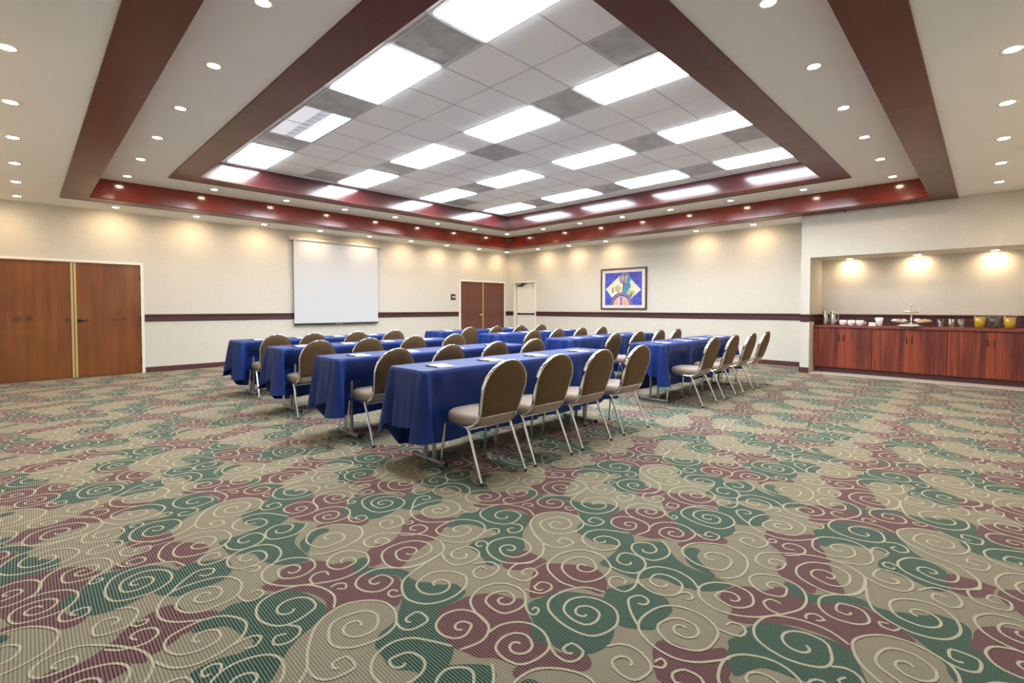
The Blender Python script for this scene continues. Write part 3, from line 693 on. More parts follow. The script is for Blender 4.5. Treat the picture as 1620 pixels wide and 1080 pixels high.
for k, y in enumerate((-3.00, -4.18, -5.36, -6.52, -7.74, -8.97)):
    downlight(-1.69, y, Z2, 'small downlight between the coffer beams on the picture side, %s from the room corner' % ORD[k], G2, MID_POWER)
for k, x in enumerate((-1.66, -2.90, -4.11, -5.30, -6.49, -7.69)):
    downlight(x, -10.19, Z2, 'small downlight between the right coffer beams, %s counting from the far end' % ORD[k], G2, MID_POWER)
for k, y in enumerate((-9.40, -10.39, -11.36)):
    downlight(-.17, y, NT + EPS, 'small downlight in the niche ceiling above the buffet, %s from the left' % ORD[k], 'downlights over the buffet', NICHE_POWER, (1, 0))
for x, y, z, lab in ((-1.95, -2.25, Z2, 'tiny dark sprinkler head on the inner ceiling ring by the far corner'), (-.62, -2.05, HC + EPS, 'tiny dark sprinkler head on the ceiling near the picture wall'),
                     (-1.02 + .06, -9.45, H1 - .004, 'tiny dark sprinkler head beside the beam above the buffet wall')):
    t = thing('sprinkler_head', lab, 'sprinkler', (x, y, z))
    MB().lathe([(.022, 0), (.022, -.004), (.006, -.006), (.006, -.03)], 10).build('stem', M['bronze'], t)
    MB().lathe([(.016, -.03), (.016, -.033)], 10).build('deflector', M['bronze'], t)

# ------------------------------------------------------------------ doors
def lever(name, parent, c, ax, n, mat):
    """rose, neck and lever; ax = lever direction, n = outwards normal"""
    c, ax, n = Vector(c), Vector(ax), Vector(n)
    m = MB(); m.tube([c, c + n * .012], .030, 16); m.tube([c + n * .01, c + n * .05], .011, 10)
    m.tube([c + n * .048 - ax * .012, c + n * .05, c + n * .05 + ax * .06, c + n * .046 + ax * .115], [.012, .012, .010, .008], 10)
    return m.build(name, mat, parent)
def double_door(name, label, x0, x1, xm, top, mat, handle_x, hdir, asx, hmat, leaf_label):
    d = sroot(name, label); fw = .045
    f = MB(); f.box(x0, -.018, 0, x0 + fw, .10, top); f.box(x1 - fw, -.018, 0, x1, .10, top); f.box(x0 + fw, -.018, top - fw, x1 - fw, .10, top)
    f.build('frame', M['white_paint'], d)
    for a, b in ((x0 + fw + .003, xm - .0015), (xm + .0015, x1 - fw - .003)):
        lf = MB().box(a, .012, .008, b, .055, top - fw - .003).build('leaf', mat, d); lf['label'] = leaf_label
        hx = a - .004 if a < xm - .5 and b < xm + .1 else b + .004
        for z in (.235, 1.01, 1.78):
            MB().tube([(hx, .004, z - .05), (hx, .004, z + .05)], .011, 10).build('hinge', hmat, lf)
    for a, b in asx:
        MB().box(a, -.004, .008, b, .0125, top - fw - .003).build('meeting_strip', M['astragal'], d)
    lever('door_handle', d, (handle_x, .012, 1.0), (hdir, 0, 0), (0, -1, 0), hmat)
M['astragal'] = plain('brass_tinted_strip', (.55, .42, .20), .4, .2, var=.05)
double_door('door_1', 'orange-brown veneer double door in a cream frame', -11.61, -9.66, -10.635, 2.06, M['oak'], -10.565, 1, ((-10.672, -10.640), (-10.630, -10.600)), M['bronze'], 'orange-brown veneered leaf')
double_door('door_2', 'dark mahogany double door in the far corner', -2.06, -.13, -1.105, 2.06, M['mahog_door'], -1.17, -1, ((-1.122, -1.088),), M['steel'], 'dark red mahogany leaf')
def door_3():
    d = sroot('door_3', 'cream exit door with black push bar and closer')
    y0, y1, top, fw = -1.24, -.27, 2.06, .05
    f = MB(); f.box(-.02, y0, 0, .12, y0 + fw, top); f.box(-.02, y1 - fw, 0, .12, y1, top); f.box(-.02, y0 + fw, top - fw, .12, y1 - fw, top)
    f.box(.10, y0 + fw, 0, .12, y0 + fw + .02, top - fw); f.box(.10, y1 - fw - .014, 0, .12, y1 - fw, top - fw)
    f.build('frame', M['white_paint'], d)
    MB().box(.075, y0 + fw + .004, .01, .115, y1 - fw - .022, top - fw - .004).build('leaf', M['white_paint'], d)
    MB().box(.078, y1 - fw - .022, .0, .118, y1 - fw - .002, top - fw).build('hinge_gap_shade', M['black'], d)  # solid black strip standing in for the shade inside the open hinge gap
    b = MB(); b.box(.045, y0 + .11, 1.0, .06, y1 - .12, 1.045, .004); b.box(.045, y0 + .11, .99, .076, y0 + .17, 1.055, .004); b.box(.045, y1 - .19, .99, .076, y1 - .13, 1.055, .004)
    b.build('push_bar', M['black'], d)
    c = MB(); c.box(.03, -.62, 1.90, .075, -.40, 1.95, .005); c.tube([(.05, -.56, 1.955), (.03, -.80, 1.975), (.03, -.66, 2.0)], .008, 8); c.box(.02, -.72, 1.985, .05, -.58, 2.008)
    c.build('door_closer', M['black'], d)
door_3()
# room sign beside the far double door
t = thing('room_sign', 'small black room sign plate on the wall left of the mahogany double door', 'sign', (-2.30, 0, 1.535))
MB().box(-.085, -.012, -.085, .085, 0, .085, .003).build('plate', M['black'], t)
MB().box(-.045, -.0135, -.022, .070, -.0115, .024).build('insert', M['pale_metal'], t)['label'] = 'pale insert strip'

# ------------------------------------------------------------------ projection screen
t = thing('projection_screen', 'large white pull-down projection screen hung on the left wall', 'screen', (-5.88, -.085, 0))
MB().box(-1.115, -.045, 2.755, 1.115, .05, 2.82, .012).build('casing', M['casing'], t)
for s in (-1, 1):
    MB().box(s * 1.115, -.05, 2.745, s * 1.145, .08, 2.83, .004).build('end_cap', M['casing'], t)
MB().box(-1.055, -.002, .86, 1.055, .002, 2.76).build('screen_fabric', M['screen'], t)
MB().box(-1.062, -.010, .825, 1.062, .010, .862, .003).build('bottom_bar', M['black'], t)
MB().tube([(-.09, -.012, .835), (-.05, -.024, .832), (.05, -.024, .832), (.09, -.012, .835)], .005, 8).build('pull_handle', M['steel'], t)

# ------------------------------------------------------------------ framed picture
def picture():
    w, h = 1.39, 1.10; fb = .038
    t = thing('framed_picture', 'framed abstract print in bright blue with a cream diamond', 'picture', (0, -4.37, 1.724))
    f = MB()
    f.box(-.045, -w / 2, h / 2 - fb, 0, w / 2, h / 2, .004); f.box(-.045, -w / 2, -h / 2, 0, w / 2, -h / 2 + fb, .004)
    f.box(-.045, -w / 2, -h / 2 + fb, 0, -w / 2 + fb, h / 2 - fb, .004); f.box(-.045, w / 2 - fb, -h / 2 + fb, 0, w / 2, h / 2 - fb, .004)
    f.build('frame', M['frame'], t)
    MB().box(-.026, -w / 2 + fb, -h / 2 + fb, -.004, w / 2 - fb, h / 2 - fb).build('mat_board', M['mat'], t)
    pw, ph = 1.12, .87
    def P(u, v): return (-u * pw / 2, v * ph / 2)            # u right as seen, v up, both -1..1
    def pc(name, a, b, s=12):
        m, nt, bs = new_mat(name); sset(bs, Roughness=.5)
        nt.links.new(ramp(nt, noise(nt, coords(nt), s, 5, .65), [(.35, a), (.65, b)]), bs.inputs['Base Color']); return m
    mats = [pc('print_blue', (.018, .018, .30, 1), (.05, .09, .72, 1), 7), pc('print_cream', (.72, .68, .42, 1), (.86, .86, .74, 1), 9),
            pc('print_navy', (.012, .02, .13, 1), (.02, .08, .36, 1)), pc('print_teal', (.01, .22, .38, 1), (.05, .42, .55, 1)),
            pc('print_pink', (.72, .28, .28, 1), (.86, .62, .45, 1)), pc('print_olive', (.40, .34, .12, 1), (.62, .58, .30, 1)), pc('print_violet', (.20, .08, .35, 1), (.36, .25, .62, 1)), pc('print_white', (.8, .8, .82, 1), (.9, .9, .9, 1))]
    m = MB(); x = [-.0275]
    def poly(k, pts):
        m.cur = k; x[0] -= .0002; q = [P(*p) for p in pts]
        m.add([(x[0], a, b) for a, b in q], [tuple(range(len(q)))])
    def arc(k, cu, cv, r0, r1, a0=0, a1=360, n=36):
        m.cur = k; x[0] -= .0002; vs = []; asp = pw / ph
        for i in range(n + 1):
            a = math.radians(a0 + (a1 - a0) * i / n)
            for r in (r0, r1):
                u, v = cu + r * math.cos(a) / asp, cv + r * math.sin(a)
                q = P(max(-1, min(1, u)), max(-1, min(1, v))); vs.append((x[0], q[0], q[1]))
        m.add(vs, [(2 * i, 2 * i + 1, 2 * i + 3, 2 * i + 2) for i in range(n)])
    m.cur = 0; q = [P(-1, -1), P(1, -1), P(1, 1), P(-1, 1)]; m.add([(-.0275, a, b) for a, b in q], [(0, 1, 2, 3)])
    poly(1, [(-.97, 0), (0, .98), (.2, .86), (.96, -.08), (.42, -.62), (.1, -.35), (-.3, -.3), (-.62, -.52)])
    poly(3, [(.02, .35), (.40, .35), (.42, .1), (.25, -.15), (.15, -.4), (.02, -.38)])
    poly(5, [(.22, -.1), (.62, -.15), (.6, -.45), (.36, -.55), (.22, -.4)])
    poly(5, [(-.45, .1), (-.25, .3), (-.12, .1), (-.2, -.28), (-.42, -.15)])
    poly(2, [(-.60, .02), (-.55, .12), (-.52, -.2), (-.57, -.28)]); poly(2, [(.4, -.28), (.47, -.28), (.45, -.55), (.38, -.5)])
    arc(2, .1, .62, .0, .36); arc(6, .1, .62, .0, .30); arc(5, .1, .62, .0, .22); arc(4, .03, .62, .02, .12); arc(4, .17, .66, .0, .10)
    arc(7, .1, .62, .325, .34); arc(2, .1, .62, .36, .385); arc(3, .3, .55, .0, .16)
    arc(2, -.08, -1, .0, .74, 0, 180); arc(4, -.08, -1, .0, .56, 0, 180); arc(7, -.08, -1, .655, .675, 0, 180); arc(2, -.08, -1, .56, .6, 0, 180); arc(6, -.08, -1, .75, .78, 0, 180)
    poly(6, [(-.16, -1), (-.04, -1), (-.04, -.5), (-.16, -.5)]); poly(7, [(-.24, -1), (-.18, -1), (-.18, -.56), (-.22, -.56)])
    poly(2, [(-.06, -.36), (0.0, -.36), (.14, .98), (.09, .98)])
    m.build('print', mats, t)
    MB().box(-.0415, -w / 2 + fb, -h / 2 + fb, -.0395, w / 2 - fb, h / 2 - fb).build('glass_pane', M['pane'], t)
picture()

# ------------------------------------------------------------------ buffet cabinets
CF = -.60; CT = .892
YS = [-8.924, -9.83, -10.83, YW]
for k in range(3):
    a, b = YS[k], YS[k + 1]; yc = (a + b) / 2
    t = thing('buffet_cabinet', 'red-brown laminate two-door cabinet under the buffet counter, %s from the left' % ORD[k], 'cabinet', (0, yc, 0), 0, 'buffet cabinets in the niche')
    h = abs(a - b) / 2 - .0015
    m = MB(); m.box(CF + .02, -h, .10, 0 - .002, h, CT - .042); m.build('carcass', M['cabinet'], t)
    MB().box(CF + .07, -h, .006, -.01, h, .10).build('toe_kick', M['base'], t)
    sp = -9.37 if k == 0 else (-10.345 if k == 1 else -11.335)
    s = sp - yc
    for y0, y1, hy in ((h - .003, s + .0015, s + .035), (s - .0015, -h + .003, s - .035)):
        d = MB().box(CF, y0, .115, CF + .019, y1, CT - .052, .0015).build('door', M['cabinet'], t)
        MB().tube([(CF, hy, .61), (CF - .024, hy, .615), (CF - .028, hy, .66), (CF - .024, hy, .715), (CF, hy, .72)], .006, 8).build('handle', M['bronze'], d)
t = MB().box(CF - .028, NIN - .002, CT - .04, -.002, YW, CT, .003).build('buffet_countertop', M['counter'])
tag(t, 'long red-brown laminate counter in the lit niche', 'countertop')

m = MB(); m.box(-.014, YW, CT, 0, NIN, RB + .004); m.box(NX + .36, NIN - .012, CT, -.014, NIN, RB + .004)
structure(m.build('trim_5', M['rail_y']), 'dark wood splashback behind the buffet counter')
# ------------------------------------------------------------------ things on the buffet
BX = -.45
def carafe(y, x, lab):
    t = thing('thermal_carafe', lab, 'carafe', (x, y, CT), 0, 'steel carafes on the buffet')
    MB().lathe([(.046, 0), (.052, .01), (.054, .06), (.050, .14), (.040, .20), (.036, .225)], 20).build('body', M['steel'], t)
    MB().lathe([(.038, .225), (.040, .235), (.036, .255), (.012, .262), (.011, .278), (.002, .280)], 18).build('lid', M['steel'], t)
    MB().add([(-.01, .03, .225), (.01, .03, .225), (0, .066, .252), (-.012, .03, .25), (.012, .03, .25)], [(0, 1, 2), (0, 2, 3), (1, 4, 2), (3, 2, 4), (0, 3, 4, 1)]).build('spout', M['black'], t)
    MB().tube(bez((0, -.036, .235), (0, -.115, .21), (0, -.075, .10), 8) + [Vector((0, -.052, .06))], .007, 8).build('handle', M['steel'], t)
carafe(-9.078, BX, 'steel thermal carafe at the left end of the buffet, outer one')
carafe(-9.205, BX - .02, 'steel thermal carafe between the other carafe and the coffee cups')
CUPL = ['white coffee cup nearest the steel carafes', 'white coffee cup in the middle of three', 'white coffee cup nearest the folded napkins']
for k, y in enumerate((-9.370, -9.502, -9.632)):
    t = thing('coffee_cup', CUPL[k], 'cup', (BX - .06, y, CT), 0, 'coffee cups on the buffet')
    MB().lathe([(.030, 0), (.034, .006), (.050, .022), (.057, .05), (.060, .102), (.056, .102), (.052, .05), (.04, .02), (.002, .014)], 20, cap1=False).build('bowl', M['china'], t)
    MB().tube([(0, -.057, .074), (0, -.085, .076), (0, -.094, .058), (0, -.080, .040), (0, -.056, .036)], .006, 8).build('handle', M['china'], t)
t = thing('sugar_box', 'square white china box in front of the napkin cup', 'container', (BX - .10, -9.822, CT))
MB().box(-.045, -.05, 0, .045, .05, .068, .006).build('box', M['china'], t)
t = thing('napkin_cup', 'tall white flared cup holding folded napkins', 'cup', (BX + .02, -9.905, CT))
MB().lathe([(.040, 0), (.044, .01), (.05, .08), (.062, .125), (.058, .125), (.046, .08), (.038, .012)], 18, cap1=False).build('cup', M['china'], t)
n = MB()
for a in (-.5, .1, .6): n.obox((.01 * a, .05 * a, .10), (1, 0, 0), (0, math.cos(a * .5), math.sin(-a * .5)), (0, math.sin(a * .5), math.cos(a * .5)), .03, .022, .055)
n.build('folded_napkins', M['paper'], t)
# three-plate serving stand
sy = -10.352
t = thing('serving_stand', 'chrome tiered serving stand with white plates in the middle of the buffet', 'stand', (BX, sy, CT))
MB().lathe([(.06, 0.042), (.06, .048), (.012, .058), (.009, .085), (.009, .24)], 16).build('post', M['chrome'], t)
MB().lathe([(.012, .255), (.016, .27), (.016, .30), (.010, .33), (.011, .37), (.015, .395), (.002, .405)], 14).build('finial', M['chrome'], t)
def plate(r): return MB().lathe([(.4 * r, 0), (.5 * r, .002), (.8 * r, .012), (r, .026), (.985 * r, .029), (.78 * r, .017), (.48 * r, .007), (.002, .006)], 28, cap1=False)
def setplate(lx, ly, z, r, lab):
    o = plate(r).build('plate', M['china'], t); o.location = (lx, ly, z); o['label'] = lab; return o
setplate(0, 0, .238, .122, 'top plate'); setplate(0, .160, .078, .126, 'left plate'); setplate(0, -.160, .078, .126, 'right plate')
setplate(-.12, .015, 0, .168, 'lower plate')
a = MB()
for s in (-1, 1): a.tube([(0, 0, .062), (0, s * .08, .066), (0, s * .16, .077)], .006, 8)
a.tube([(-.06, 0, .046), (-.03, 0, .046), (0, 0, .048)], .006, 8)
a.tube([(0, 0, .045), (.055, 0, .03), (.075, 0, .003)], .006, 8)
a.tube([(0, 0, .045), (.02, .05, .03), (.03, .075, .003)], .006, 8); a.tube([(0, 0, .045), (.02, -.05, .03), (.03, -.075, .003)], .006, 8)
a.build('plate_arm', M['chrome'], t)
def food(name, lx, ly, z, r, mat, lab, grp, cat='pastry', flat=.55):
    o = MB().blob((0, 0, 0), r, r * 1.15, r * flat, 12, 7, .06).build(name, M[mat], None, (BX + lx, sy + ly, CT + z + r * flat)); tag(o, lab, cat, grp)
K = 0
food('pastry', -.02, .055, .246, .036, 'sandwich', 'pale pastry on the top plate, left of the post', 'pastries on the top plate')
food('pastry', -.02, -.055, .246, .036, 'pastry', 'brown pastry on the top plate, right of the post', 'pastries on the top plate')
for k, (lx, ly) in enumerate(((-.04, .225), (-.05, .16), (-.04, .095), (.04, .18))):
    food('pastry', lx, ly, .087, .036, ('sandwich', 'pastry', 'sandwich', 'roll')[k], ['golden pastry at the left edge of the left plate', 'golden pastry at the front of the left plate', 'golden pastry on the left plate nearest the post', 'golden pastry at the back of the left plate'][k], 'pastries on the left plate', 'pastry', .7)
for k, (lx, ly) in enumerate(((-.03, -.085), (-.055, -.15), (-.045, -.225), (.04, -.17))):
    food('pastry', lx, ly, .087, (.044, .036, .034, .036)[k], ('roll', 'pastry', 'pastry', 'sandwich')[k], ['round bread roll on the right plate nearest the post', 'brown pastry at the front of the right plate', 'brown pastry at the right edge of the right plate', 'pale pastry at the back of the right plate'][k], 'pastries on the right plate', 'pastry', .7)
for k in range(6):
    food('finger_sandwich', -.15 + .05 * (k % 2), .115 - .04 * k, .010, .024, 'sandwich', 'small pale finger sandwich on the lower plate, %s from the left' % ORD[k], 'finger sandwiches on the lower plate', 'sandwich', .8)
for k, y in enumerate((-10.736, -10.868, -10.980)):
    t = thing('tumbler', 'clear drinking glass right of the pastry plates, %s from the left' % ORD[k], 'glass', (BX - .06, y, CT), 0, 'glasses on the buffet')
    MB().lathe([(.036, 0), (.038, .002), (.045, .145), (.0425, .145), (.036, .014), (.002, .012)], 20, cap1=False).build('glass', M['glass'], t)
PL = ['pitcher of orange juice beside the drinking glasses', 'clear pitcher of water between the two juice pitchers', 'pitcher of orange juice at the right end of the buffet']
for k, y in enumerate((-11.203, -11.366, -11.535)):
    t = thing('pitcher', PL[k], 'pitcher', (BX - .06, y, CT), 0, 'drink pitchers on the buffet')
    MB().lathe([(.058, 0), (.060, .003), (.068, .10), (.074, .205), (.072, .205), (.066, .10), (.056, .014), (.002, .012)], 24, cap1=False).build('jug', M['plastic_clear'], t)
    pr = [(.002, .0135), (.0545, .0145), (.0635, .10), (.0695, .180 if k != 1 else .13)]
    MB().lathe(pr, 24).build('drink', M['water'] if k == 1 else M['juice'], t)
    MB().tube([(0, -.070, .18), (0, -.105, .175), (0, -.108, .10), (0, -.090, .06), (0, -.066, .062)], .007, 8).build('handle', M['plastic_clear'], t)

# ------------------------------------------------------------------ banquet chair
def make_chair():
    t = thing('banquet_chair', 'chair', 'chair')
    HW = .203
    # seat cushion: rounded front, domed top
    m = MB(); n = 28; rings = []
    def outline(f):
        pts = []
        for k in range(n):
            a = 2 * PI * k / n; c_, s_ = math.cos(a), math.sin(a)
            e = .36 if s_ < 0 else .62
            x = .215 * math.copysign(abs(c_) ** e, c_); y = .03 + .205 * math.copysign(abs(s_) ** e, s_)
            if y < 0: x *= 1 - .12 * (-y / .18)
            pts.append((x * f, .03 + (y - .03) * f))
        return pts
    prof = [(.93, .385), (1.0, .395), (1.01, .425), (.985, .448), (.90, .462), (.6, .470), (.15, .473)]
    vs = []; fs = []
    for f, z in prof: vs += [(x, y, z) for x, y in outline(f)]
    for i in range(len(prof) - 1):
        for k in range(n): fs.append((i * n + k, i * n + (k + 1) % n, (i + 1) * n + (k + 1) % n, (i + 1) * n + k))
    fs += [tuple(range(n))[::-1], tuple((len(prof) - 1) * n + k for k in range(n))]
    m.add(vs, fs, True); m.build('seat', M['taupe'], t)
    # back: dome outline in its own tilted plane
    zb, zt = .445, .862
    def by(z): return -.142 - .150 * ((z - .38) / (.862 - .38)) ** .92
    def dome(s=1.0, N=30):
        P = []; Rr = .205
        for k in range(9):
            f = k / 8; P.append((.178 + (.205 - .178) * f ** .8, zb + (zt - Rr - zb) * f))
        for k in range(1, 17):
            a = PI / 2 * k / 16; P.append((Rr * math.cos(a), zt - Rr + Rr * math.sin(a)))
        Q = P + [(-x, z) for x, z in P[::-1][1:]]
        cz = .66
        return [(x * s, cz + (z - cz) * s) for x, z in Q]
    def cushion(front, mat, name, bulge):
        m = MB(); vs = []; fs = []; D = dome(.955); N = len(D)
        sg = 1 if front else -1
        for f, d in ((1, .010), (.985, .020), (.93, .026), (.6, .026 + bulge * .7), (.12, .026 + bulge)):
            for x, z in D:
                zz = .655 + (z - .655) * f; vs.append((x * f, by(zz) + sg * d, zz))
        for i in range(4):
            for k in range(N):
                q = (i * N + k, i * N + (k + 1) % N, (i + 1) * N + (k + 1) % N, (i + 1) * N + k); fs.append(q if not front else q[::-1])
        e = tuple(4 * N + k for k in range(N)); fs.append(e if not front else e[::-1]); m.add(vs, fs, True)
        return m.build(name, mat, t)
    b = cushion(True, M['taupe'], 'backrest', .012)
    c = cushion(False, M['taupe_back'], 'back_panel', .004); c['label'] = 'smooth brown back panel'
    # chrome band round the back, then tube legs of the band down to the seat rails
    D = dome(1.0); m = MB(); N = len(D); vs = []; fs = []
    for k, (x, z) in enumerate(D):
        s = .955
        xi, zi = x * s, .66 + (z - .66) * s
        for (X, Z, d) in ((xi, zi, -.016), (x, z, -.018), (x * 1.012, .66 + (z - .66) * 1.008, -.008), (x * 1.012, .66 + (z - .66) * 1.008, .010), (x, z, .018), (xi, zi, .016)):
            vs.append((X, by(Z) + d, Z))
    for k in range(N - 1):
        for j in range(6): fs.append((k * 6 + j, k * 6 + (j + 1) % 6, (k + 1) * 6 + (j + 1) % 6, (k + 1) * 6 + j))
    fs += [tuple(range(6))[::-1], tuple((N - 1) * 6 + j for j in range(6))]
    m.add(vs, fs, True)
    for s in (-1, 1):
        m.tube([(s * .179, by(.47), .47), (s * .183, by(.43) + .004, .43), (s * .192, -.120, .392), (s * HW, -.065, .372), (s * HW, .02, .374)], [.015, .014, .0125, .0115, .010], 10)
    m.tube([(-.178, by(.45), .452), (0, by(.45) - .003, .452), (.178, by(.45), .452)], .010, 8)
    m.build('back_frame', M['chrome'], t)
    # seat frame: side rails, front rail and rear cross bar
    m = MB()
    for s in (-1, 1):
        m.tube([(s * HW, .165, .377), (s * HW, .05, .377), (s * HW, -.055, .369)], .0115, 10)
    m.tube([(-HW, .17, .377), (-HW * .7, .205, .378), (HW * .7, .205, .378), (HW, .17, .377)], .010, 8)
    m.tube([(-HW, -.075, .360), (HW, -.075, .360)], .0105, 8)
    m.build('seat_frame', M['chrome'], t)
    for s in (-1, 1):
        f = MB().tube([(s * HW, .150, .377)] + bez((s * HW, .172, .376), (s * (HW + .001), .200, .374), (s * (HW + .003), .205, .335), 5) + [Vector((s * (HW + .008), .222, .18)), Vector((s * (HW + .012), .238, .012))], [.0115] * 7 + [.0112, .0095], 10).build('leg', M['chrome'], t)
        MB().lathe([(.0105, 0), (.0115, .004), (.0105, .018)], 10).build('glide', M['rubber'], f).location = (s * (HW + .012), .238, .002)
        r = MB().tube([(s * HW, -.045, .370)] + bez((s * HW, -.060, .369), (s * (HW + .002), -.078, .366), (s * (HW + .003), -.088, .338), 5) + [Vector((s * (HW + .008), -.158, .18)), Vector((s * (HW + .013), -.234, .012))], [.0115] * 7 + [.0112, .0095], 10).build('leg', M['chrome'], t)
        MB().lathe([(.0105, 0), (.0115, .004), (.0105, .018)], 10).build('glide', M['rubber'], r).location = (s * (HW + .013), -.236, .002)
    return t
chair0 = make_chair(); chair_used = [False]
def place_chair(x, y, rz, label, group):
    if not chair_used[0]:
        chair_used[0] = True; chair0.location = (x, y, .0015); chair0.rotation_euler = (0, 0, rz); chair0['label'] = label; chair0['group'] = group
    else: dup(chair0, (x, y, .0015), rz, label, group)

# ------------------------------------------------------------------ tables, cloths, note pads
def sstep(a, b, x):
    t = max(0, min(1, (x - a) / (b - a))); return t * t * (3 - 2 * t)
def cloth(xc, yc, seed, chairs, front_y, hem_s):
    """satin cloth over an 8 ft table; local frame, top at z = .762"""
    rnd = random.Random(seed); L, W, H = 2.44 / 2 + .006, .457 / 2 + .006, .762
    R = .035
    # perimeter (counter-clockwise): front (-y) left->right, right end, back, left end
    per = []
    def seg(a, b, n, side):
        for k in range(n): f = k / n; per.append((a[0] + (b[0] - a[0]) * f, a[1] + (b[1] - a[1]) * f, side))
    def cor(cx, cy, a0, n=9):
        for k in range(n): a = math.radians(a0 + 90 * k / n); per.append((cx + R * math.cos(a), cy + R * math.sin(a), 'c'))
    cor(-L + R, -W + R, 180); seg((-L + R, -W), (L - R, -W), 96, 'f'); cor(L - R, -W + R, 270); seg((L, -W + R), (L, W - R), 22, 'e')
    cor(L - R, W - R, 0); seg((L - R, W), (-L + R, W), 60, 'b'); cor(-L + R, W - R, 90); seg((-L, W - R), (-L, -W + R), 22, 'e')
    n = len(per); rows = 15; vs = []; fs = []
    ph = [rnd.uniform(0, 6.28) for _ in range(8)]
    hemF, hemB, hemE = .19 + rnd.uniform(-.015, .02), .11 + rnd.uniform(-.02, .02), .335 + rnd.uniform(-.03, .03)
    for r in range(rows + 1):
        t = r / rows
        for i, (x, y, sd) in enumerate(per):
            a = per[(i - 1) % n]; b = per[(i + 1) % n]
            dx, dy = b[0] - a[0], b[1] - a[1]; l = math.hypot(dx, dy); nx, ny = dy / l, -dx / l
            # how far along the end / long side, to blend hem heights near the corners
            ef = max(0, 1 - (L - abs(x)) / .16)                                                        # 1 at the ends
            longh = hemF if y < 0 else hemB
            ce = max(0, 1 - (W - abs(y)) / .13)                                                        # 1 at the long sides
            endh = hemE - .06 * math.sin(ph[0] + 9 * y) * .5
            if sd == 'e': hem = endh + (.01 if ce < .5 else 0) - .03 * ce
            elif sd == 'c': hem = .25
            else: hem = longh + .07 * ef ** 1.5 + .008 * math.sin(9 * x + ph[1])
            ripple = .006 * math.sin(17 * x + ph[2]) + .004 * math.sin(31 * x + ph[3])
            if sd in ('e', 'c'): ripple = .012 * math.sin(26 * y + ph[4]) + .007 * math.sin(47 * y + ph[5])
            fold = 0
            if sd in ('f', 'b'):
                d = L - abs(x)                                            # hanging corner folds
                fold = .062 * math.exp(-((d - .015) / .040) ** 2) - .052 * math.exp(-((d - .090) / .030) ** 2) + .056 * math.exp(-((d - .170) / .045) ** 2) - .012 * math.exp(-((d - .29) / .05) ** 2)
            else:
                d = W - abs(y); fold = .056 * math.exp(-((d - .02) / .032) ** 2) - .032 * math.exp(-((d - .085) / .028) ** 2) + .022 * math.exp(-((d - .15) / .035) ** 2)
            if sd == 'c': fold = .062
            flare = (.014 if sd in ('f', 'b') else .035) * t + (fold + ripple) * t ** .8
            z = H - (H - hem) * t
            if r == 0: off = 0
            else: off = .004 + flare
            px, py = x + nx * off, y + ny * off
            if sd == 'f':                                                 # pressed in by the chair seats
                p = 0
                for cx, cf in chairs:
                    need = (cf + .03) - (py + yc)
                    if need > 0: p = max(p, need * (1 - sstep(.205, .33, abs(px + xc - cx))))
                py += p * sstep(.74, .50, z) if z < .74 else 0
            vs.append((px, py, z))
    for r in range(rows):
        for i in range(n): fs.append((r * n + i, (r + 1) * n + i, (r + 1) * n + (i + 1) % n, r * n + (i + 1) % n))
    m = MB(); m.add(vs, fs, True)
    # top: inner ring slightly higher so the edge is rounded
    ins = [(x * (1 - .008 / L), y * (1 - .008 / W), H + .003) for x, y, s in per]
    o = len(m.v); m.v += ins
    for i in range(n): m.f.append((i, (i + 1) % n, o + (i + 1) % n, o + i)); m.mi.append(0); m.sm.append(True)
    # top surface grid stitched as strips across the table
    m.add([(-L + .012, -W + .012, H + .0032), (L - .012, -W + .012, H + .0032), (L - .012, W - .012, H + .0032), (-L + .012, W - .012, H + .0032)], [(0, 1, 2, 3)])
    m.f.append(tuple(o + i for i in range(n))); m.mi.append(0); m.sm.append(False)
    # ironed crease ridges on the front
    return m
def table(xc, yc, label, clabel, front_y, chairs, seed):
    t = thing('folding_table', label, 'table', (xc, yc, .0015), 0, 'cloth-covered seminar tables')
    MB().box(-1.22, -.2285, .735, 1.22, .2285, .757, .004).build('tabletop', M['pale_metal'], t)
    for sx in (-1, 1):
        x = sx * 1.0
        for y in (-.05, .06): MB().tube([(x, y, .03), (x, y, .735)], .0165, 10).build('leg', M['grey_metal'], t)
        f = MB().tube([(x, -.20, .018), (x, .21, .018)], .017, 10).build('foot_bar', M['grey_metal'], t)
        e = MB(); e.tube([(x, -.212, .018), (x, -.196, .018)], .0178, 10); e.tube([(x, .206, .018), (x, .222, .018)], .0178, 10); e.build('end_cap', M['rubber'], f)
        MB().box(x - .02, -.12, .712, x + .02, .13, .735).build('leg_bracket', M['grey_metal'], t)
    o = cloth(xc, yc, seed, chairs, front_y, 0).build('tablecloth', M['cloth'], None, (xc, yc, .0015))
    tag(o, clabel, 'tablecloth', 'blue tablecloths')
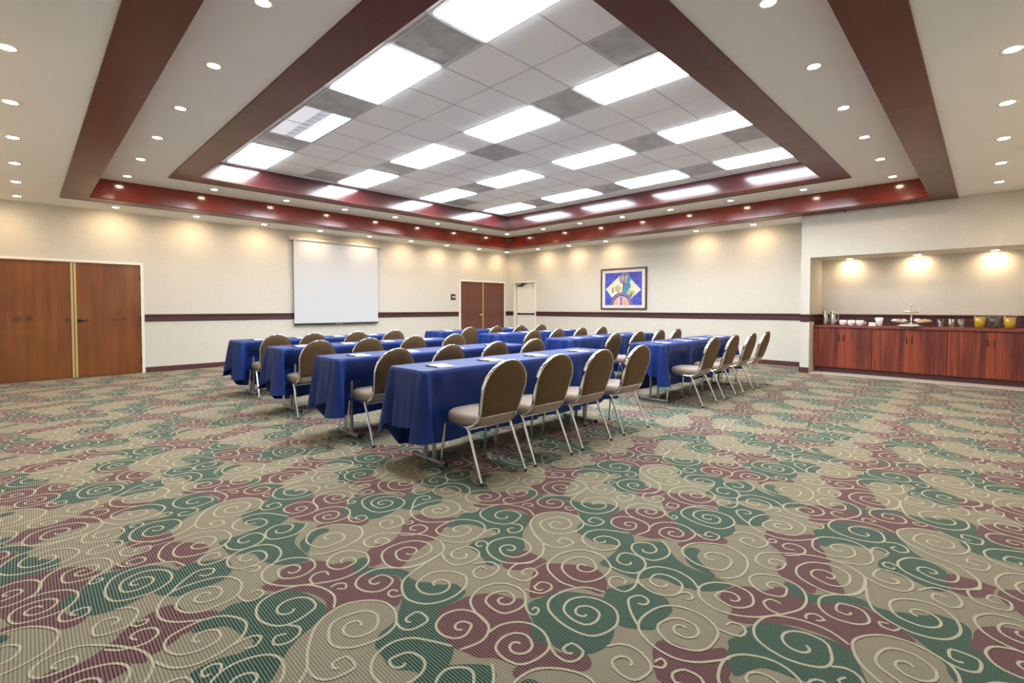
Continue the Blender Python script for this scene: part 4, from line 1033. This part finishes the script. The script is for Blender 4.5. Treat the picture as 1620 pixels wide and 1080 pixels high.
def pad(x, y, z, rz, label, plabel):
    t = thing('notepad', label, 'notepad', (x, y, z), rz, 'notepads on the tables')
    MB().box(-.068, -.105, 0, .068, .105, .005).build('sheets', M['paper'], t)
    MB().box(-.068, .088, .0048, .068, .105, .0062).build('binding', M['pale_metal'], t)
    p = thing('pen', plabel, 'pen', (x - .095, y + .005, z + .0045), rz + .35, 'pens beside the notepads')
    MB().tube([(0, -.06, 0), (0, .055, 0), (0, .062, 0)], [.0045, .0045, .003], 8).build('barrel', M['black'], p)
    MB().tube([(0, -.06, 0), (0, -.074, 0)], [.0042, .0012], 8).build('tip', M['steel'], p)
    MB().box(-.0012, .015, .0045, .0012, .06, .0065).build('clip', M['steel'], p)

ROWL = ['front table', 'second table', 'third table', 'back table']
LEFT = [(-7.98, -8.13, -8.83, (-8.83, -8.27, -7.67, -7.00)), (-8.05, -6.90, -7.46, (-8.90, -8.29, -7.65, -7.03)),
        (-8.00, -5.40, -5.93, (-8.93, -8.31, -7.68, -6.99)), (-7.97, -3.82, -4.38, (-8.83, -8.33, -7.68, -7.02))]
RIGHT = [(-4.44, -8.19, -8.83, (-5.22, -4.55, -3.86, -3.23)), (-4.48, -6.77, -7.44, (-5.28, -4.61, -3.95, -3.34)),
         (-4.37, -5.10, -5.99, (-5.41, -4.80, -4.12, -3.46)), (-4.50, -3.68, -4.36, (-5.38, -4.70, -4.03, -3.37))]
for side, rows in (('left', LEFT), ('right', RIGHT)):
    for k, (xc, yc, ry, cx) in enumerate(rows):
        rnd = random.Random(100 * k + len(side))
        oy = ry + .235
        lab = '%s of the %s block' % (ROWL[k], side)
        table(xc, yc, 'grey-legged folding table under the blue cloth, %s' % lab, 'royal blue floor-draped tablecloth on the %s' % lab, yc - .24, [(x, oy + .24) for x in cx], 11 * k + len(side))
        for i, x in enumerate(cx):
            place_chair(x, oy, math.radians(rnd.uniform(-2.5, 2.5)), 'taupe round-back chrome chair at the %s, %s from left' % (lab, ORD[i]), 'banquet chairs at the blue tables')
        px = [xc - .95, xc - .38, xc + .20, xc + .86] if k == 0 else [xc - .92, xc - .34, xc + .24, xc + .84]
        for i, x in enumerate(px):
            pad(x, yc - .07 + rnd.uniform(-.02, .02), .768, math.radians(rnd.uniform(-14, -2)), 'white notepad on the %s, %s from left' % (lab, ORD[i]), 'black pen by the %s notepad from left, %s' % (ORD[i], lab))
